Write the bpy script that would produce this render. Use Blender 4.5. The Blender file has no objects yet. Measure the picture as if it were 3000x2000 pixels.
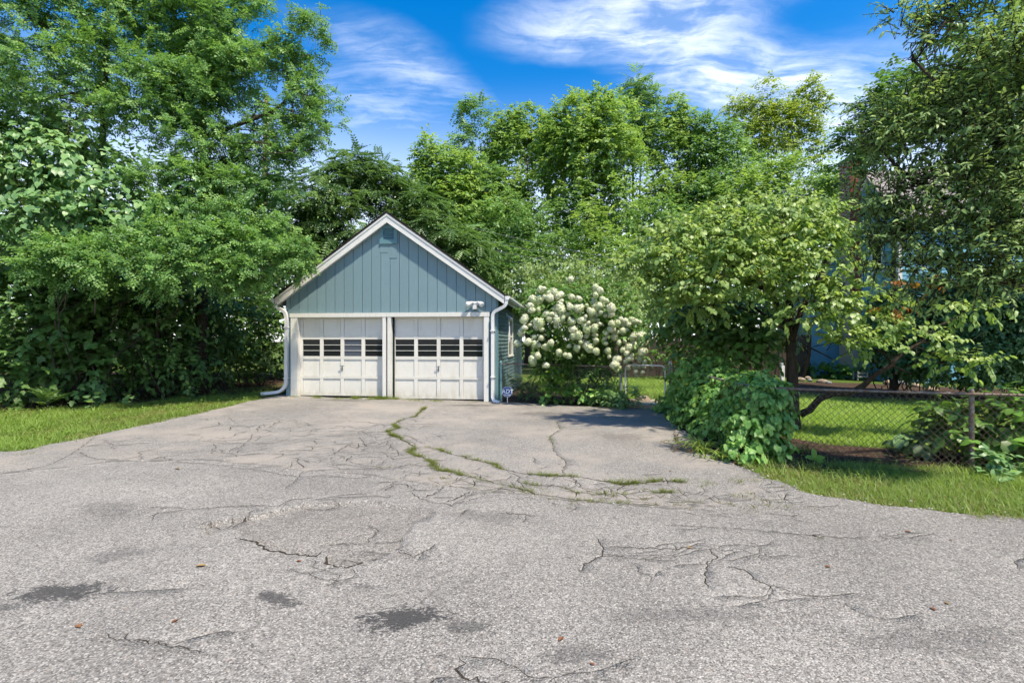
import bpy, math, random
import numpy as np
from mathutils import Vector, Matrix, kdtree
from mathutils.geometry import delaunay_2d_cdt

SC = bpy.context.scene
COL = SC.collection
R = math.radians

# ------------------------------------------------------------------ camera
cam_d = bpy.data.cameras.new('camera')
cam_d.lens = 18.0
cam_d.sensor_width = 36.0
cam_d.clip_start = 0.05
cam_d.clip_end = 2000.0
cam = bpy.data.objects.new('camera', cam_d)
COL.objects.link(cam)
cam.location = (0, 0, 1.5)
cam.rotation_euler = (R(90), 0, 0)
SC.camera = cam

# ------------------------------------------------------------------ sky, sun, exposure
SUN = Vector((0.358, -0.384, 1.0)).normalized()          # direction towards the sun
SUN_EL = math.asin(SUN.z)
SUN_AZ = math.atan2(SUN.x, SUN.y)                        # clockwise from +Y

world = bpy.data.worlds.new('World')
SC.world = world
world.use_nodes = True
wn, wl = world.node_tree.nodes, world.node_tree.links
wn.clear()


def wnode(t, **kw):
    n = wn.new(t)
    for k, v in kw.items():
        setattr(n, k, v)
    return n


sky = wnode('ShaderNodeTexSky', sky_type='NISHITA')
sky.sun_disc = False
sky.sun_elevation = SUN_EL
sky.sun_rotation = SUN_AZ
sky.altitude = 200
sky.air_density = 1.0
sky.dust_density = 0.6
sky.ozone_density = 3.0
hsv = wnode('ShaderNodeHueSaturation')
hsv.inputs['Hue'].default_value = 0.502
hsv.inputs['Saturation'].default_value = 1.45
hsv.inputs['Value'].default_value = 0.55
wl.new(sky.outputs['Color'], hsv.inputs['Color'])

# thin high cloud: a layer seen through the direction of view, u = x/(z+k), v = y/(z+k)
tc = wnode('ShaderNodeTexCoord')
sep = wnode('ShaderNodeSeparateXYZ')
wl.new(tc.outputs['Generated'], sep.inputs[0])


def wmath(op, a, b=None, clamp=False):
    n = wnode('ShaderNodeMath', operation=op, use_clamp=clamp)
    for i, s in enumerate((a, b)):
        if s is None:
            continue
        if isinstance(s, (int, float)):
            n.inputs[i].default_value = s
        else:
            wl.new(s, n.inputs[i])
    return n.outputs[0]


KZ = 0.12
den = wmath('ADD', wmath('MAXIMUM', sep.outputs['Z'], 0.0), KZ)
uu = wmath('DIVIDE', sep.outputs['X'], den)
vv = wmath('DIVIDE', sep.outputs['Y'], den)
comb0 = wnode('ShaderNodeCombineXYZ')
wl.new(uu, comb0.inputs[0])
wl.new(vv, comb0.inputs[1])
comb = wnode('ShaderNodeVectorMath', operation='ADD')


def plane_uv(px, py):
    d = Vector(((px - 1500) / 1500, 1.0, (1000 - py) / 1500)).normalized()
    return d.x / (d.z + KZ), d.y / (d.z + KZ)


def wnoise(scale, detail, rough, rot, sc, dist=0.0, off=(0, 0, 0)):
    m = wnode('ShaderNodeMapping')
    m.inputs['Rotation'].default_value = (0, 0, R(rot))
    m.inputs['Scale'].default_value = (sc[0], sc[1], 1)
    m.inputs['Location'].default_value = off
    wl.new(comb.outputs[0], m.inputs[0])
    n = wnode('ShaderNodeTexNoise')
    n.inputs['Scale'].default_value = scale
    n.inputs['Detail'].default_value = detail
    n.inputs['Roughness'].default_value = rough
    n.inputs['Distortion'].default_value = dist
    wl.new(m.outputs[0], n.inputs['Vector'])
    return n.outputs['Fac']


def wramp(s, lo, hi, a=0.0, b=1.0):
    n = wnode('ShaderNodeMapRange', interpolation_type='SMOOTHSTEP')
    n.inputs['From Min'].default_value = lo
    n.inputs['From Max'].default_value = hi
    n.inputs['To Min'].default_value = a
    n.inputs['To Max'].default_value = b
    wl.new(s, n.inputs['Value'])
    return n.outputs[0]


def bank(p0, p1, width, soft=1.0):
    """a long bank of cloud between two points of the layer"""
    (ax, ay), (bx, by) = plane_uv(*p0), plane_uv(*p1)
    cx, cy, L = (ax + bx) / 2, (ay + by) / 2, math.hypot(bx - ax, by - ay) / 2
    ang = math.atan2(by - ay, bx - ax)
    a = wnode('ShaderNodeVectorMath', operation='SUBTRACT')
    a.inputs[1].default_value = (cx, cy, 0)
    wl.new(comb.outputs[0], a.inputs[0])
    r = wnode('ShaderNodeVectorRotate', rotation_type='Z_AXIS')
    r.inputs['Angle'].default_value = -ang
    wl.new(a.outputs[0], r.inputs['Vector'])
    s = wnode('ShaderNodeVectorMath', operation='MULTIPLY')
    s.inputs[1].default_value = (1 / L, 1 / width, 0)
    wl.new(r.outputs[0], s.inputs[0])
    ln = wnode('ShaderNodeVectorMath', operation='LENGTH')
    wl.new(s.outputs[0], ln.inputs[0])
    return wramp(ln.outputs['Value'], 1.25, 0.1, 0.0, soft)


warp = wnode('ShaderNodeTexNoise')
warp.inputs['Scale'].default_value = 2.4
warp.inputs['Detail'].default_value = 5
wl.new(comb0.outputs[0], warp.inputs['Vector'])
wsub = wnode('ShaderNodeVectorMath', operation='SUBTRACT')
wsub.inputs[1].default_value = (0.5, 0.5, 0.5)
wl.new(warp.outputs['Color'], wsub.inputs[0])
wsc = wnode('ShaderNodeVectorMath', operation='SCALE')
wsc.inputs['Scale'].default_value = 0.20
wl.new(wsub.outputs[0], wsc.inputs[0])
wl.new(comb0.outputs[0], comb.inputs[0])
wl.new(wsc.outputs[0], comb.inputs[1])

wisp = wnoise(3.4, 11, 0.62, -24, (0.6, 4.2), 0.25)
puff = wnoise(6.5, 9, 0.62, -15, (1.0, 1.9), 0.3, (3, 1, 0))
wide = wnoise(0.55, 3, 0.5, 0, (1, 1), 0.0, (7.3, 2.1, 0))
m1 = bank((1420, 110), (2300, 30), 0.13)
m3 = bank((1780, 90), (2420, 330), 0.21)
m4 = bank((2150, 250), (2800, 520), 0.55, 0.95)
m2 = bank((840, 30), (1480, 330), 0.12, 0.45)
m5 = bank((820, 200), (1300, 430), 0.30, 0.40)
detail = wramp(wmath('ADD', wmath('MULTIPLY', wisp, 0.55), wmath('MULTIPLY', puff, 0.45)), 0.36, 0.66)
banks = wmath('ADD', wmath('ADD', m1, m3), wmath('ADD', wmath('ADD', m2, m5), m4), True)
glob = wmath('MULTIPLY', wramp(wide, 0.55, 0.80), 0.55)
mask = wmath('MAXIMUM', banks, glob)
cl = wmath('ADD', wmath('MULTIPLY', wmath('MULTIPLY', mask, detail), 0.55), wmath('MULTIPLY', mask, 0.11), True)
# thin veil that thickens where the line of sight crosses the layer slantwise
veil = wramp(sep.outputs['Z'], 0.47, 0.08, 0.0, 0.76)
cmix = wmath('MAXIMUM', cl, veil)
mixc = wnode('ShaderNodeMix', data_type='RGBA')
wl.new(cmix, mixc.inputs['Factor'])
wl.new(hsv.outputs['Color'], mixc.inputs['A'])
mixc.inputs['B'].default_value = (4.4, 4.45, 4.5, 1)
bg = wnode('ShaderNodeBackground')
bg.inputs['Strength'].default_value = 0.15
wl.new(mixc.outputs['Result'], bg.inputs['Color'])
wo = wnode('ShaderNodeOutputWorld')
wl.new(bg.outputs[0], wo.inputs['Surface'])

sun_d = bpy.data.lights.new('sun', 'SUN')
sun_d.energy = 2.75
sun_d.angle = R(2.0)
sun_d.color = (1.0, 0.90, 0.73)
sun = bpy.data.objects.new('sun', sun_d)
COL.objects.link(sun)
sun.rotation_euler = SUN.to_track_quat('Z', 'Y').to_euler()

SC.view_settings.view_transform = 'Standard'
SC.view_settings.look = 'None'
SC.view_settings.gamma = 1.0
SC.view_settings.use_curve_mapping = False
SC.view_settings.exposure = 1.58
SC.render.engine = 'CYCLES'
SC.cycles.max_bounces = 6
SC.cycles.diffuse_bounces = 4
SC.cycles.glossy_bounces = 2
SC.cycles.transmission_bounces = 4
SC.cycles.transparent_max_bounces = 6
SC.cycles.caustics_reflective = False
SC.cycles.caustics_refractive = False
SC.cycles.use_denoising = True
SC.cycles.use_adaptive_sampling = True
SC.cycles.adaptive_threshold = 0.025

# ------------------------------------------------------------------ helpers
RNG = np.random.default_rng(11)
random.seed(5)


def at(px, py, Y):
    """the point of the place at depth Y on the line of sight through a picture point"""
    return ((px - 1500) / 1500 * Y, Y, 1.5 - (py - 1000) / 1500 * Y)


def smooth(a, b, x):
    t = np.clip((x - a) / (b - a), 0, 1)
    return t * t * (3 - 2 * t)


def gz(x, y):
    """height of the ground"""
    x = np.asarray(x, float)
    y = np.asarray(y, float)
    return 0.10 * np.clip((-0.4 - x) / 5.46, 0, 1) * smooth(6.5, 12.5, y)


def props(o, label=None, cat=None, group=None, kind=None):
    if label:
        o['label'] = label
    if cat:
        o['category'] = cat
    if group:
        o['group'] = group
    if kind:
        o['kind'] = kind
    return o


def link(name, data, mat=None, parent=None):
    o = bpy.data.objects.new(name, data)
    COL.objects.link(o)
    if mat is not None and data is not None and not data.materials:
        data.materials.append(mat)
    if parent is not None:
        o.parent = parent
    return o


def empty(name, loc, label, cat, group=None, rz=0.0):
    o = bpy.data.objects.new(name, None)
    o.empty_display_size = 0.2
    COL.objects.link(o)
    o.location = loc
    o.rotation_euler = (0, 0, rz)
    return props(o, label, cat, group)


def npmesh(name, V, F, v=None, smooth_shade=False):
    """V (n,3), F (m,k) arrays -> mesh; v: one random value per face"""
    V = np.ascontiguousarray(V, dtype=np.float32)
    F = np.ascontiguousarray(F, dtype=np.int32)
    me = bpy.data.meshes.new(name)
    k = F.shape[1]
    me.vertices.add(len(V))
    me.vertices.foreach_set('co', V.ravel())
    me.loops.add(F.size)
    me.loops.foreach_set('vertex_index', F.ravel())
    me.polygons.add(len(F))
    me.polygons.foreach_set('loop_start', np.arange(0, F.size, k, dtype=np.int32))
    me.polygons.foreach_set('loop_total', np.full(len(F), k, dtype=np.int32))
    if smooth_shade:
        me.polygons.foreach_set('use_smooth', np.ones(len(F), dtype=bool))
    me.update(calc_edges=True)
    if v is not None:
        a = me.attributes.new('v', 'FLOAT', 'FACE')
        a.data.foreach_set('value', np.ascontiguousarray(v, dtype=np.float32))
    return me


class MB:
    """collects boxes, prisms and tubes into one mesh"""
    def __init__(self):
        self.v, self.f = [], []

    def add(self, vs, fs):
        b = len(self.v)
        self.v += [tuple(map(float, p)) for p in vs]
        self.f += [tuple(i + b for i in f) for f in fs]
        return self

    def box(self, x0, x1, y0, y1, z0, z1):
        return self.add([(x0, y0, z0), (x1, y0, z0), (x1, y1, z0), (x0, y1, z0), (x0, y0, z1), (x1, y0, z1), (x1, y1, z1), (x0, y1, z1)],
                        [(0, 3, 2, 1), (4, 5, 6, 7), (0, 1, 5, 4), (1, 2, 6, 5), (2, 3, 7, 6), (3, 0, 4, 7)])

    def prism(self, poly, axis, a, b):
        """poly in the two other axes (x,z for axis y; y,z for axis x; x,y for axis z), extruded from a to b"""
        n = len(poly)
        mk = {'y': lambda p, t: (p[0], t, p[1]), 'x': lambda p, t: (t, p[0], p[1]), 'z': lambda p, t: (p[0], p[1], t)}[axis]
        vs = [mk(p, a) for p in poly] + [mk(p, b) for p in poly]
        fs = [tuple(range(n)), tuple(range(2 * n - 1, n - 1, -1))]
        fs += [(i, i + n, (i + 1) % n + n, (i + 1) % n) for i in range(n)]
        return self.add(vs, fs)

    def tube(self, pts, rad, sides=8, cap=True, squash=None):
        pts = [Vector(p) for p in pts]
        n = len(pts)
        if not hasattr(rad, '__len__'):
            rad = [rad] * n
        b = len(self.v)
        ref = None
        for i, p in enumerate(pts):
            t = (pts[min(i + 1, n - 1)] - pts[max(i - 1, 0)]).normalized()
            if ref is None:
                ref = Vector((0, 0, 1)) if abs(t.z) < 0.9 else Vector((1, 0, 0))
            a = t.cross(ref)
            if a.length < 1e-5:
                a = t.orthogonal()
            a.normalize()
            c = a.cross(t).normalized()
            ref = c
            for k in range(sides):
                th = 2 * math.pi * (k + 0.5) / sides
                q = p + (a * math.cos(th) + c * math.sin(th)) * rad[i]
                self.v.append(tuple(q))
        for i in range(n - 1):
            for k in range(sides):
                k2 = (k + 1) % sides
                self.f.append((b + i * sides + k, b + i * sides + k2, b + (i + 1) * sides + k2, b + (i + 1) * sides + k))
        if cap:
            self.f.append(tuple(b + k for k in range(sides - 1, -1, -1)))
            self.f.append(tuple(b + (n - 1) * sides + k for k in range(sides)))
        return self

    def mesh(self, name, smooth_shade=False):
        me = bpy.data.meshes.new(name)
        me.from_pydata(self.v, [], self.f)
        if smooth_shade:
            me.polygons.foreach_set('use_smooth', np.ones(len(self.f), dtype=bool))
        me.update()
        return me

    def build(self, name, mat, parent=None, smooth_shade=False):
        return link(name, self.mesh(name, smooth_shade), mat, parent)


# ------------------------------------------------------------------ materials
class NT:
    def __init__(self, name):
        self.m = bpy.data.materials.new(name)
        self.m.use_nodes = True
        self.n, self.l = self.m.node_tree.nodes, self.m.node_tree.links
        self.n.clear()
        self.out = self.n.new('ShaderNodeOutputMaterial')
        self.tc = self.n.new('ShaderNodeTexCoord')

    def node(self, t, **kw):
        n = self.n.new(t)
        for k, v in kw.items():
            setattr(n, k, v)
        return n

    def put(self, sock, v):
        if v is None:
            return
        if isinstance(v, (int, float, tuple, list)):
            if isinstance(v, (tuple, list)) and len(v) == 3 and sock.type == 'RGBA':
                v = (*v, 1)
            sock.default_value = v
        else:
            self.l.new(v, sock)

    def math(self, op, a, b=None, clamp=False):
        n = self.node('ShaderNodeMath', operation=op, use_clamp=clamp)
        self.put(n.inputs[0], a)
        self.put(n.inputs[1], b)
        return n.outputs[0]

    def mapping(self, scale=(1, 1, 1), rot=(0, 0, 0), loc=(0, 0, 0), src='Object'):
        n = self.node('ShaderNodeMapping')
        n.inputs['Scale'].default_value = scale
        n.inputs['Rotation'].default_value = rot
        n.inputs['Location'].default_value = loc
        self.l.new(self.tc.outputs[src], n.inputs[0])
        return n.outputs[0]

    def noise(self, scale, detail=4, rough=0.55, vec=None, dist=0.0):
        n = self.node('ShaderNodeTexNoise')
        n.inputs['Scale'].default_value = scale
        n.inputs['Detail'].default_value = detail
        n.inputs['Roughness'].default_value = rough
        n.inputs['Distortion'].default_value = dist
        self.l.new(vec if vec is not None else self.tc.outputs['Object'], n.inputs['Vector'])
        return n.outputs['Fac']

    def voronoi(self, scale, feature='F1', vec=None, out='Distance', rnd=1.0):
        n = self.node('ShaderNodeTexVoronoi', feature=feature)
        n.inputs['Scale'].default_value = scale
        n.inputs['Randomness'].default_value = rnd
        self.l.new(vec if vec is not None else self.tc.outputs['Object'], n.inputs['Vector'])
        return n.outputs[out]

    def ramp(self, s, stops, interp='LINEAR'):
        n = self.node('ShaderNodeValToRGB')
        n.color_ramp.interpolation = interp
        e = n.color_ramp.elements
        while len(e) < len(stops):
            e.new(0.5)
        for i, (p, c) in enumerate(stops):
            e[i].position = p
            e[i].color = (*c, 1) if not isinstance(c, (int, float)) else (c, c, c, 1)
        self.put(n.inputs[0], s)
        return n.outputs[0]

    def mapr(self, s, a, b, c=0.0, d=1.0, sm=True):
        n = self.node('ShaderNodeMapRange', interpolation_type='SMOOTHSTEP' if sm else 'LINEAR')
        for k, v in (('From Min', a), ('From Max', b), ('To Min', c), ('To Max', d)):
            n.inputs[k].default_value = v
        self.put(n.inputs['Value'], s)
        return n.outputs[0]

    def mix(self, fac, a, b, mode='MIX'):
        n = self.node('ShaderNodeMix', data_type='RGBA', blend_type=mode)
        self.put(n.inputs['Factor'], fac)
        self.put(n.inputs['A'], a)
        self.put(n.inputs['B'], b)
        return n.outputs['Result']

    def attr(self, name, out='Fac'):
        n = self.node('ShaderNodeAttribute', attribute_name=name)
        return n.outputs[out]

    def bump(self, h, strength=0.3, dist=0.01, normal=None):
        n = self.node('ShaderNodeBump')
        n.inputs['Strength'].default_value = strength
        n.inputs['Distance'].default_value = dist
        self.put(n.inputs['Height'], h)
        if normal is not None:
            self.l.new(normal, n.inputs['Normal'])
        return n.outputs[0]

    def surface(self, col, rough=0.6, spec=0.3, metal=0.0, bump=None):
        p = self.node('ShaderNodeBsdfPrincipled')
        self.put(p.inputs['Base Color'], col)
        self.put(p.inputs['Roughness'], rough)
        self.put(p.inputs['Specular IOR Level'], spec)
        self.put(p.inputs['Metallic'], metal)
        if bump is not None:
            self.l.new(bump, p.inputs['Normal'])
        self.l.new(p.outputs[0], self.out.inputs[0])
        self.p = p
        return self.m


def leaf_mat(name, c0, c1, c2, trans=0.35, rough=0.45, spec=0.35, tint=(1.15, 1.15, 0.72)):
    t = NT(name)
    v = t.attr('v')
    col = t.ramp(v, [(0.0, c0), (0.5, c1), (1.0, c2)])
    p = t.node('ShaderNodeBsdfPrincipled')
    t.put(p.inputs['Base Color'], col)
    p.inputs['Roughness'].default_value = rough
    p.inputs['Specular IOR Level'].default_value = spec
    tr = t.node('ShaderNodeBsdfTranslucent')
    t.put(tr.inputs['Color'], t.mix(1.0, col, tint, 'MULTIPLY'))
    mx = t.node('ShaderNodeMixShader')
    mx.inputs[0].default_value = min(0.55, trans + 0.08)
    t.l.new(p.outputs[0], mx.inputs[1])
    t.l.new(tr.outputs[0], mx.inputs[2])
    t.l.new(mx.outputs[0], t.out.inputs[0])
    return t.m


def bark_mat(name, c0, c1):
    t = NT(name)
    n = t.noise(9, 6, 0.7, t.mapping((3, 3, 0.5)))
    col = t.ramp(n, [(0.3, c0), (0.7, c1)])
    return t.surface(col, 0.9, 0.1, bump=t.bump(n, 0.8, 0.02))


def paint_mat(name, base, dirt, amount=0.5, scale=3.0, rough=0.55, streak=(6, 6, 0.7), bump=0.15, peel=None, splash=None):
    """weathered paint: streaks and grime of its own shape"""
    t = NT(name)
    a = t.noise(scale, 6, 0.65, t.mapping(streak))
    b = t.noise(scale * 7, 5, 0.7)
    f = t.math('MULTIPLY', t.mapr(a, 0.45, 0.8), amount)
    col = t.mix(f, base, dirt)
    col = t.mix(t.mapr(b, 0.35, 0.75, 0.0, 0.16), col, tuple(c * 0.72 for c in base))
    oi_ = t.node('ShaderNodeObjectInfo')
    col = t.mix(t.mapr(oi_.outputs['Random'], 0, 1, 0.0, 0.22, False), col, tuple(c * 0.80 for c in base))
    if splash is not None:
        sz_ = t.node('ShaderNodeSeparateXYZ')
        t.l.new(t.tc.outputs['Object'], sz_.inputs[0])
        low = t.mapr(sz_.outputs['Z'], 0.42, 0.04)
        sp_ = t.math('MULTIPLY', low, t.mapr(t.noise(5, 6, 0.7, t.mapping((1.5, 1.5, 0.6), loc=(4, 0, 2))), 0.30, 0.62))
        col = t.mix(t.math('MULTIPLY', sp_, 0.42), col, splash)
    if peel is not None:
        pm = t.noise(scale * 4, 7, 0.75, t.mapping((9, 9, 1.2), loc=(3, 1, 2)))
        col = t.mix(t.mapr(pm, 0.62, 0.67, 0, 0.75), col, peel)
        kn = t.noise(scale * 2.2, 6, 0.7, t.mapping((7, 7, 1.6), loc=(8, 3, 5)))
        col = t.mix(t.mapr(kn, 0.63, 0.70, 0, 0.65), col, tuple(c * 0.42 for c in base))
    h = t.math('ADD', t.math('MULTIPLY', a, 0.6), t.math('MULTIPLY', b, 0.4))
    return t.surface(col, rough, 0.3, bump=t.bump(h, bump, 0.006))


def plain(name, col, rough=0.6, spec=0.3, metal=0.0, var=0.15, scale=12):
    t = NT(name)
    n = t.noise(scale, 4, 0.6)
    c = t.mix(t.mapr(n, 0.3, 0.75, 0, 1), col, tuple(x * (1 - var * 2) for x in col))
    return t.surface(c, rough, spec, metal, bump=t.bump(n, 0.1, 0.004))


def asphalt(name, light, dark, grain, stains=(), warm=None, crk=0.0, crk_zone=None):
    t = NT(name)
    P = t.tc.outputs['Object']
    wn1 = t.noise(1.0, 5, 0.6)
    wn2 = t.noise(0.28, 4, 0.6, t.mapping((1, 1.6, 1), loc=(5, 2, 0)))
    fine = t.noise(55, 3, 0.7)
    stone = t.voronoi(grain, 'F1', out='Color')
    sb = t.node('ShaderNodeSeparateColor')
    t.l.new(stone, sb.inputs[0])
    dist = t.voronoi(grain, 'F1')
    big = t.math('ADD', t.math('MULTIPLY', wn1, 0.5), t.math('MULTIPLY', wn2, 0.5))
    base = t.ramp(big, [(0.32, dark), (0.66, light)])
    base = t.mix(0.9, base, t.ramp(t.noise(0.16, 3, 0.5, t.mapping((1, 1.4, 1), loc=(4, 4, 0))), [(0.3, 0.86), (0.7, 1.14)]), 'MULTIPLY')
    # stones: paler and darker pieces of aggregate, dark binder between them
    st = t.ramp(sb.outputs[0], [(0.0, 0.50), (0.25, 0.84), (0.75, 1.06), (1.0, 1.45)])
    base = t.mix(0.85, base, st, 'MULTIPLY')
    gap = t.mapr(dist, 0.42, 0.80, 0, 0.42)
    base = t.mix(gap, base, tuple(c * 0.30 for c in dark))
    pits = t.mapr(t.math('ADD', t.math('MULTIPLY', t.noise(11, 6, 0.75), 0.6), t.math('MULTIPLY', fine, 0.4)), 0.54, 0.70, 0, 0.8)
    pits = t.math('MULTIPLY', pits, t.mapr(t.noise(0.75, 5, 0.65, t.mapping((0.7, 1.3, 1), loc=(3, 9, 0))), 0.36, 0.62, 0.25, 1.25))
    base = t.mix(pits, base, tuple(c * 0.40 for c in dark))
    mid = t.noise(16, 5, 0.75, t.mapping((1, 1, 1), loc=(2, 2, 5)))
    base = t.mix(0.5, base, t.ramp(mid, [(0.28, 0.62), (0.5, 1.0), (0.72, 1.30)]), 'MULTIPLY')
    cell2 = t.voronoi(grain * 1.35, 'F1', t.mapping(loc=(0.37, 0.61, 0)), 'Color')
    s2_ = t.node('ShaderNodeSeparateColor')
    t.l.new(cell2, s2_.inputs[0])
    base = t.mix(t.mapr(s2_.outputs[1], 0.20, 0.08, 0.0, 0.72), base, tuple(c * 0.32 for c in dark))
    base = t.mix(t.mapr(s2_.outputs[2], 0.86, 0.95, 0.0, 0.55), base, tuple(min(0.6, c * 1.6) for c in light))
    hue = t.noise(23, 3, 0.6, t.mapping(loc=(9, 4, 1)))
    base = t.mix(t.mapr(hue, 0.55, 0.8, 0, 0.35), base, tuple(a * b for a, b in zip(light, (1.12, 0.92, 0.80))))
    if warm is not None:
        base = t.mix(t.mapr(t.noise(0.7, 5, 0.65, t.mapping(loc=(1, 8, 0))), 0.42, 0.70, 0, 0.75), base, warm)
    for (sx, sy, rx, ry, rot, amt) in stains:
        a = t.node('ShaderNodeVectorMath', operation='SUBTRACT')
        t.l.new(P, a.inputs[0])
        a.inputs[1].default_value = (sx, sy, 0)
        r = t.node('ShaderNodeVectorRotate', rotation_type='Z_AXIS')
        r.inputs['Angle'].default_value = R(rot)
        t.l.new(a.outputs[0], r.inputs['Vector'])
        s = t.node('ShaderNodeVectorMath', operation='MULTIPLY')
        s.inputs[1].default_value = (1 / rx, 1 / ry, 0)
        t.l.new(r.outputs[0], s.inputs[0])
        ln = t.node('ShaderNodeVectorMath', operation='LENGTH')
        t.l.new(s.outputs[0], ln.inputs[0])
        near = t.mapr(ln.outputs['Value'], 1.0, 0.0)
        nz = t.math('ADD', t.math('ADD', t.math('MULTIPLY', t.noise(42, 4, 0.75, t.mapping((0.8, 1.25, 1), loc=(sx, sy, 0))), 0.6), t.math('MULTIPLY', t.noise(7, 4, 0.7, t.mapping(loc=(sy, sx, 0))), 0.4)), t.math('MULTIPLY', near, 0.24))
        f = t.mapr(nz, 0.595, 0.665, 0.0, amt)
        f = t.math('MULTIPLY', f, t.mapr(near, 0.0, 0.12))
        base = t.mix(f, base, (0.038, 0.038, 0.039))
    h = t.math('ADD', t.math('MULTIPLY', t.math('SUBTRACT', 1.0, dist), 0.7), t.math('MULTIPLY', t.noise(24, 5, 0.75), 0.5))
    if crk > 0:
        # hair cracks too fine to model
        w = t.node('ShaderNodeVectorMath', operation='ADD')
        nv = t.node('ShaderNodeTexNoise')
        nv.inputs['Scale'].default_value = 6
        nv.inputs['Detail'].default_value = 4
        t.l.new(P, nv.inputs['Vector'])
        sv = t.node('ShaderNodeVectorMath', operation='SCALE')
        sv.inputs['Scale'].default_value = 0.14
        t.l.new(nv.outputs['Color'], sv.inputs[0])
        t.l.new(P, w.inputs[0])
        t.l.new(sv.outputs[0], w.inputs[1])
        e = t.voronoi(2.6, 'DISTANCE_TO_EDGE', w.outputs[0])
        lines = t.mapr(e, 0.014, 0.004, 0, 1)
        keep = t.mapr(t.noise(0.55, 3, 0.5, t.mapping(loc=(2, 7, 0))), 0.50, 0.62)
        lines = t.math('MULTIPLY', t.math('MULTIPLY', lines, keep), crk)
        base = t.mix(lines, base, (0.05, 0.045, 0.035))
    return t.surface(base, 0.92, 0.18, bump=t.bump(h, 0.75, 0.012))


M = {}
M['white'] = paint_mat('white_paint', (0.67, 0.66, 0.62), (0.50, 0.48, 0.41), 0.35, 2.0, 0.5)
M['white_old'] = paint_mat('white_paint_weathered', (0.65, 0.64, 0.59), (0.42, 0.40, 0.33), 0.6, 3.0, 0.6, (9, 9, 0.6), 0.25, peel=(0.33, 0.30, 0.25), splash=(0.27, 0.24, 0.17))
M['cream'] = paint_mat('cream_door_paint', (0.655, 0.64, 0.585), (0.50, 0.46, 0.35), 0.42, 1.6, 0.45, (3, 3, 0.8), 0.06, splash=(0.34, 0.29, 0.19))
M['metal_white'] = paint_mat('white_gutter_enamel', (0.67, 0.67, 0.66), (0.46, 0.46, 0.44), 0.45, 4.0, 0.35, (6, 6, 0.8), 0.05)
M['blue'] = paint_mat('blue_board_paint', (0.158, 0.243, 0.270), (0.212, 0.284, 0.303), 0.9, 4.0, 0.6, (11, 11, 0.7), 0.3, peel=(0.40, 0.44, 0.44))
M['teal'] = paint_mat('teal_trim_paint', (0.105, 0.215, 0.245), (0.15, 0.24, 0.26), 0.5, 3.0, 0.55, (8, 8, 0.8), 0.2)
M['tealside_shaded'] = paint_mat('teal_siding_shade_darkened', (0.088, 0.150, 0.158), (0.14, 0.18, 0.175), 0.6, 3.0, 0.6, (0.7, 0.7, 8), 0.2)  # teal paint, darkened in colour for the shade of eave and bush
M['houseblue'] = paint_mat('house_blue_paint', (0.15, 0.36, 0.48), (0.22, 0.40, 0.48), 0.4, 1.0, 0.55, (0.6, 0.6, 6), 0.1)
M['vent_shade'] = plain('vent_shade', (0.03, 0.05, 0.055))
M['shingle'] = plain('dark_shingle', (0.028, 0.024, 0.022), 0.9, 0.15, 0, 0.3, 30)
M['grey_shingle'] = plain('grey_shingle', (0.30, 0.27, 0.26), 0.9, 0.15, 0, 0.25, 8)
M['inside'] = plain('dark_interior', (0.04, 0.036, 0.03), 0.9, 0.05)
M['steel'] = plain('galvanised_steel', (0.30, 0.31, 0.32), 0.6, 0.4, 0.3, 0.25, 30)
M['rust'] = None
M['rubber'] = plain('black_rubber', (0.02, 0.02, 0.02), 0.7)
M['gap'] = plain('dark_gap', (0.02, 0.03, 0.035), 0.9, 0.05)
t = NT('window_glass')
g1 = t.node('ShaderNodeBsdfPrincipled')
g1.inputs['Base Color'].default_value = (0.012, 0.013, 0.016, 1)
g1.inputs['Roughness'].default_value = 0.06
g1.inputs['Specular IOR Level'].default_value = 0.28
t.l.new(g1.outputs[0], t.out.inputs[0])
M['glass'] = t.m
t = NT('painted_pane_reflection')
t.surface((0.05, 0.062, 0.085), 0.25, 0.5)  # blue reflection put into the pane colour
M['glass_reflection'] = t.m
t = NT('rusty_pipe')
n_ = t.noise(14, 6, 0.7, t.mapping((1, 1, 1)))
n2_ = t.noise(60, 4, 0.7)
col_ = t.ramp(t.math('ADD', t.math('MULTIPLY', n_, 0.7), t.math('MULTIPLY', n2_, 0.3)), [(0.40, (0.26, 0.26, 0.25)), (0.52, (0.17, 0.125, 0.10)), (0.66, (0.15, 0.075, 0.045)), (0.8, (0.10, 0.05, 0.035))])
t.surface(col_, 0.75, 0.3, 0.2, bump=t.bump(n2_, 0.4, 0.003))
M['rust'] = t.m
t = NT('rust_wire')
n_ = t.noise(20, 4, 0.7)
t.surface(t.ramp(n_, [(0.35, (0.17, 0.15, 0.13)), (0.65, (0.12, 0.07, 0.05))]), 0.7, 0.3, 0.3)
M['wire'] = t.m
t = NT('steel_wire')
t.surface((0.20, 0.21, 0.20), 0.5, 0.4, 0.5)
M['wire_grey'] = t.m

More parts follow.
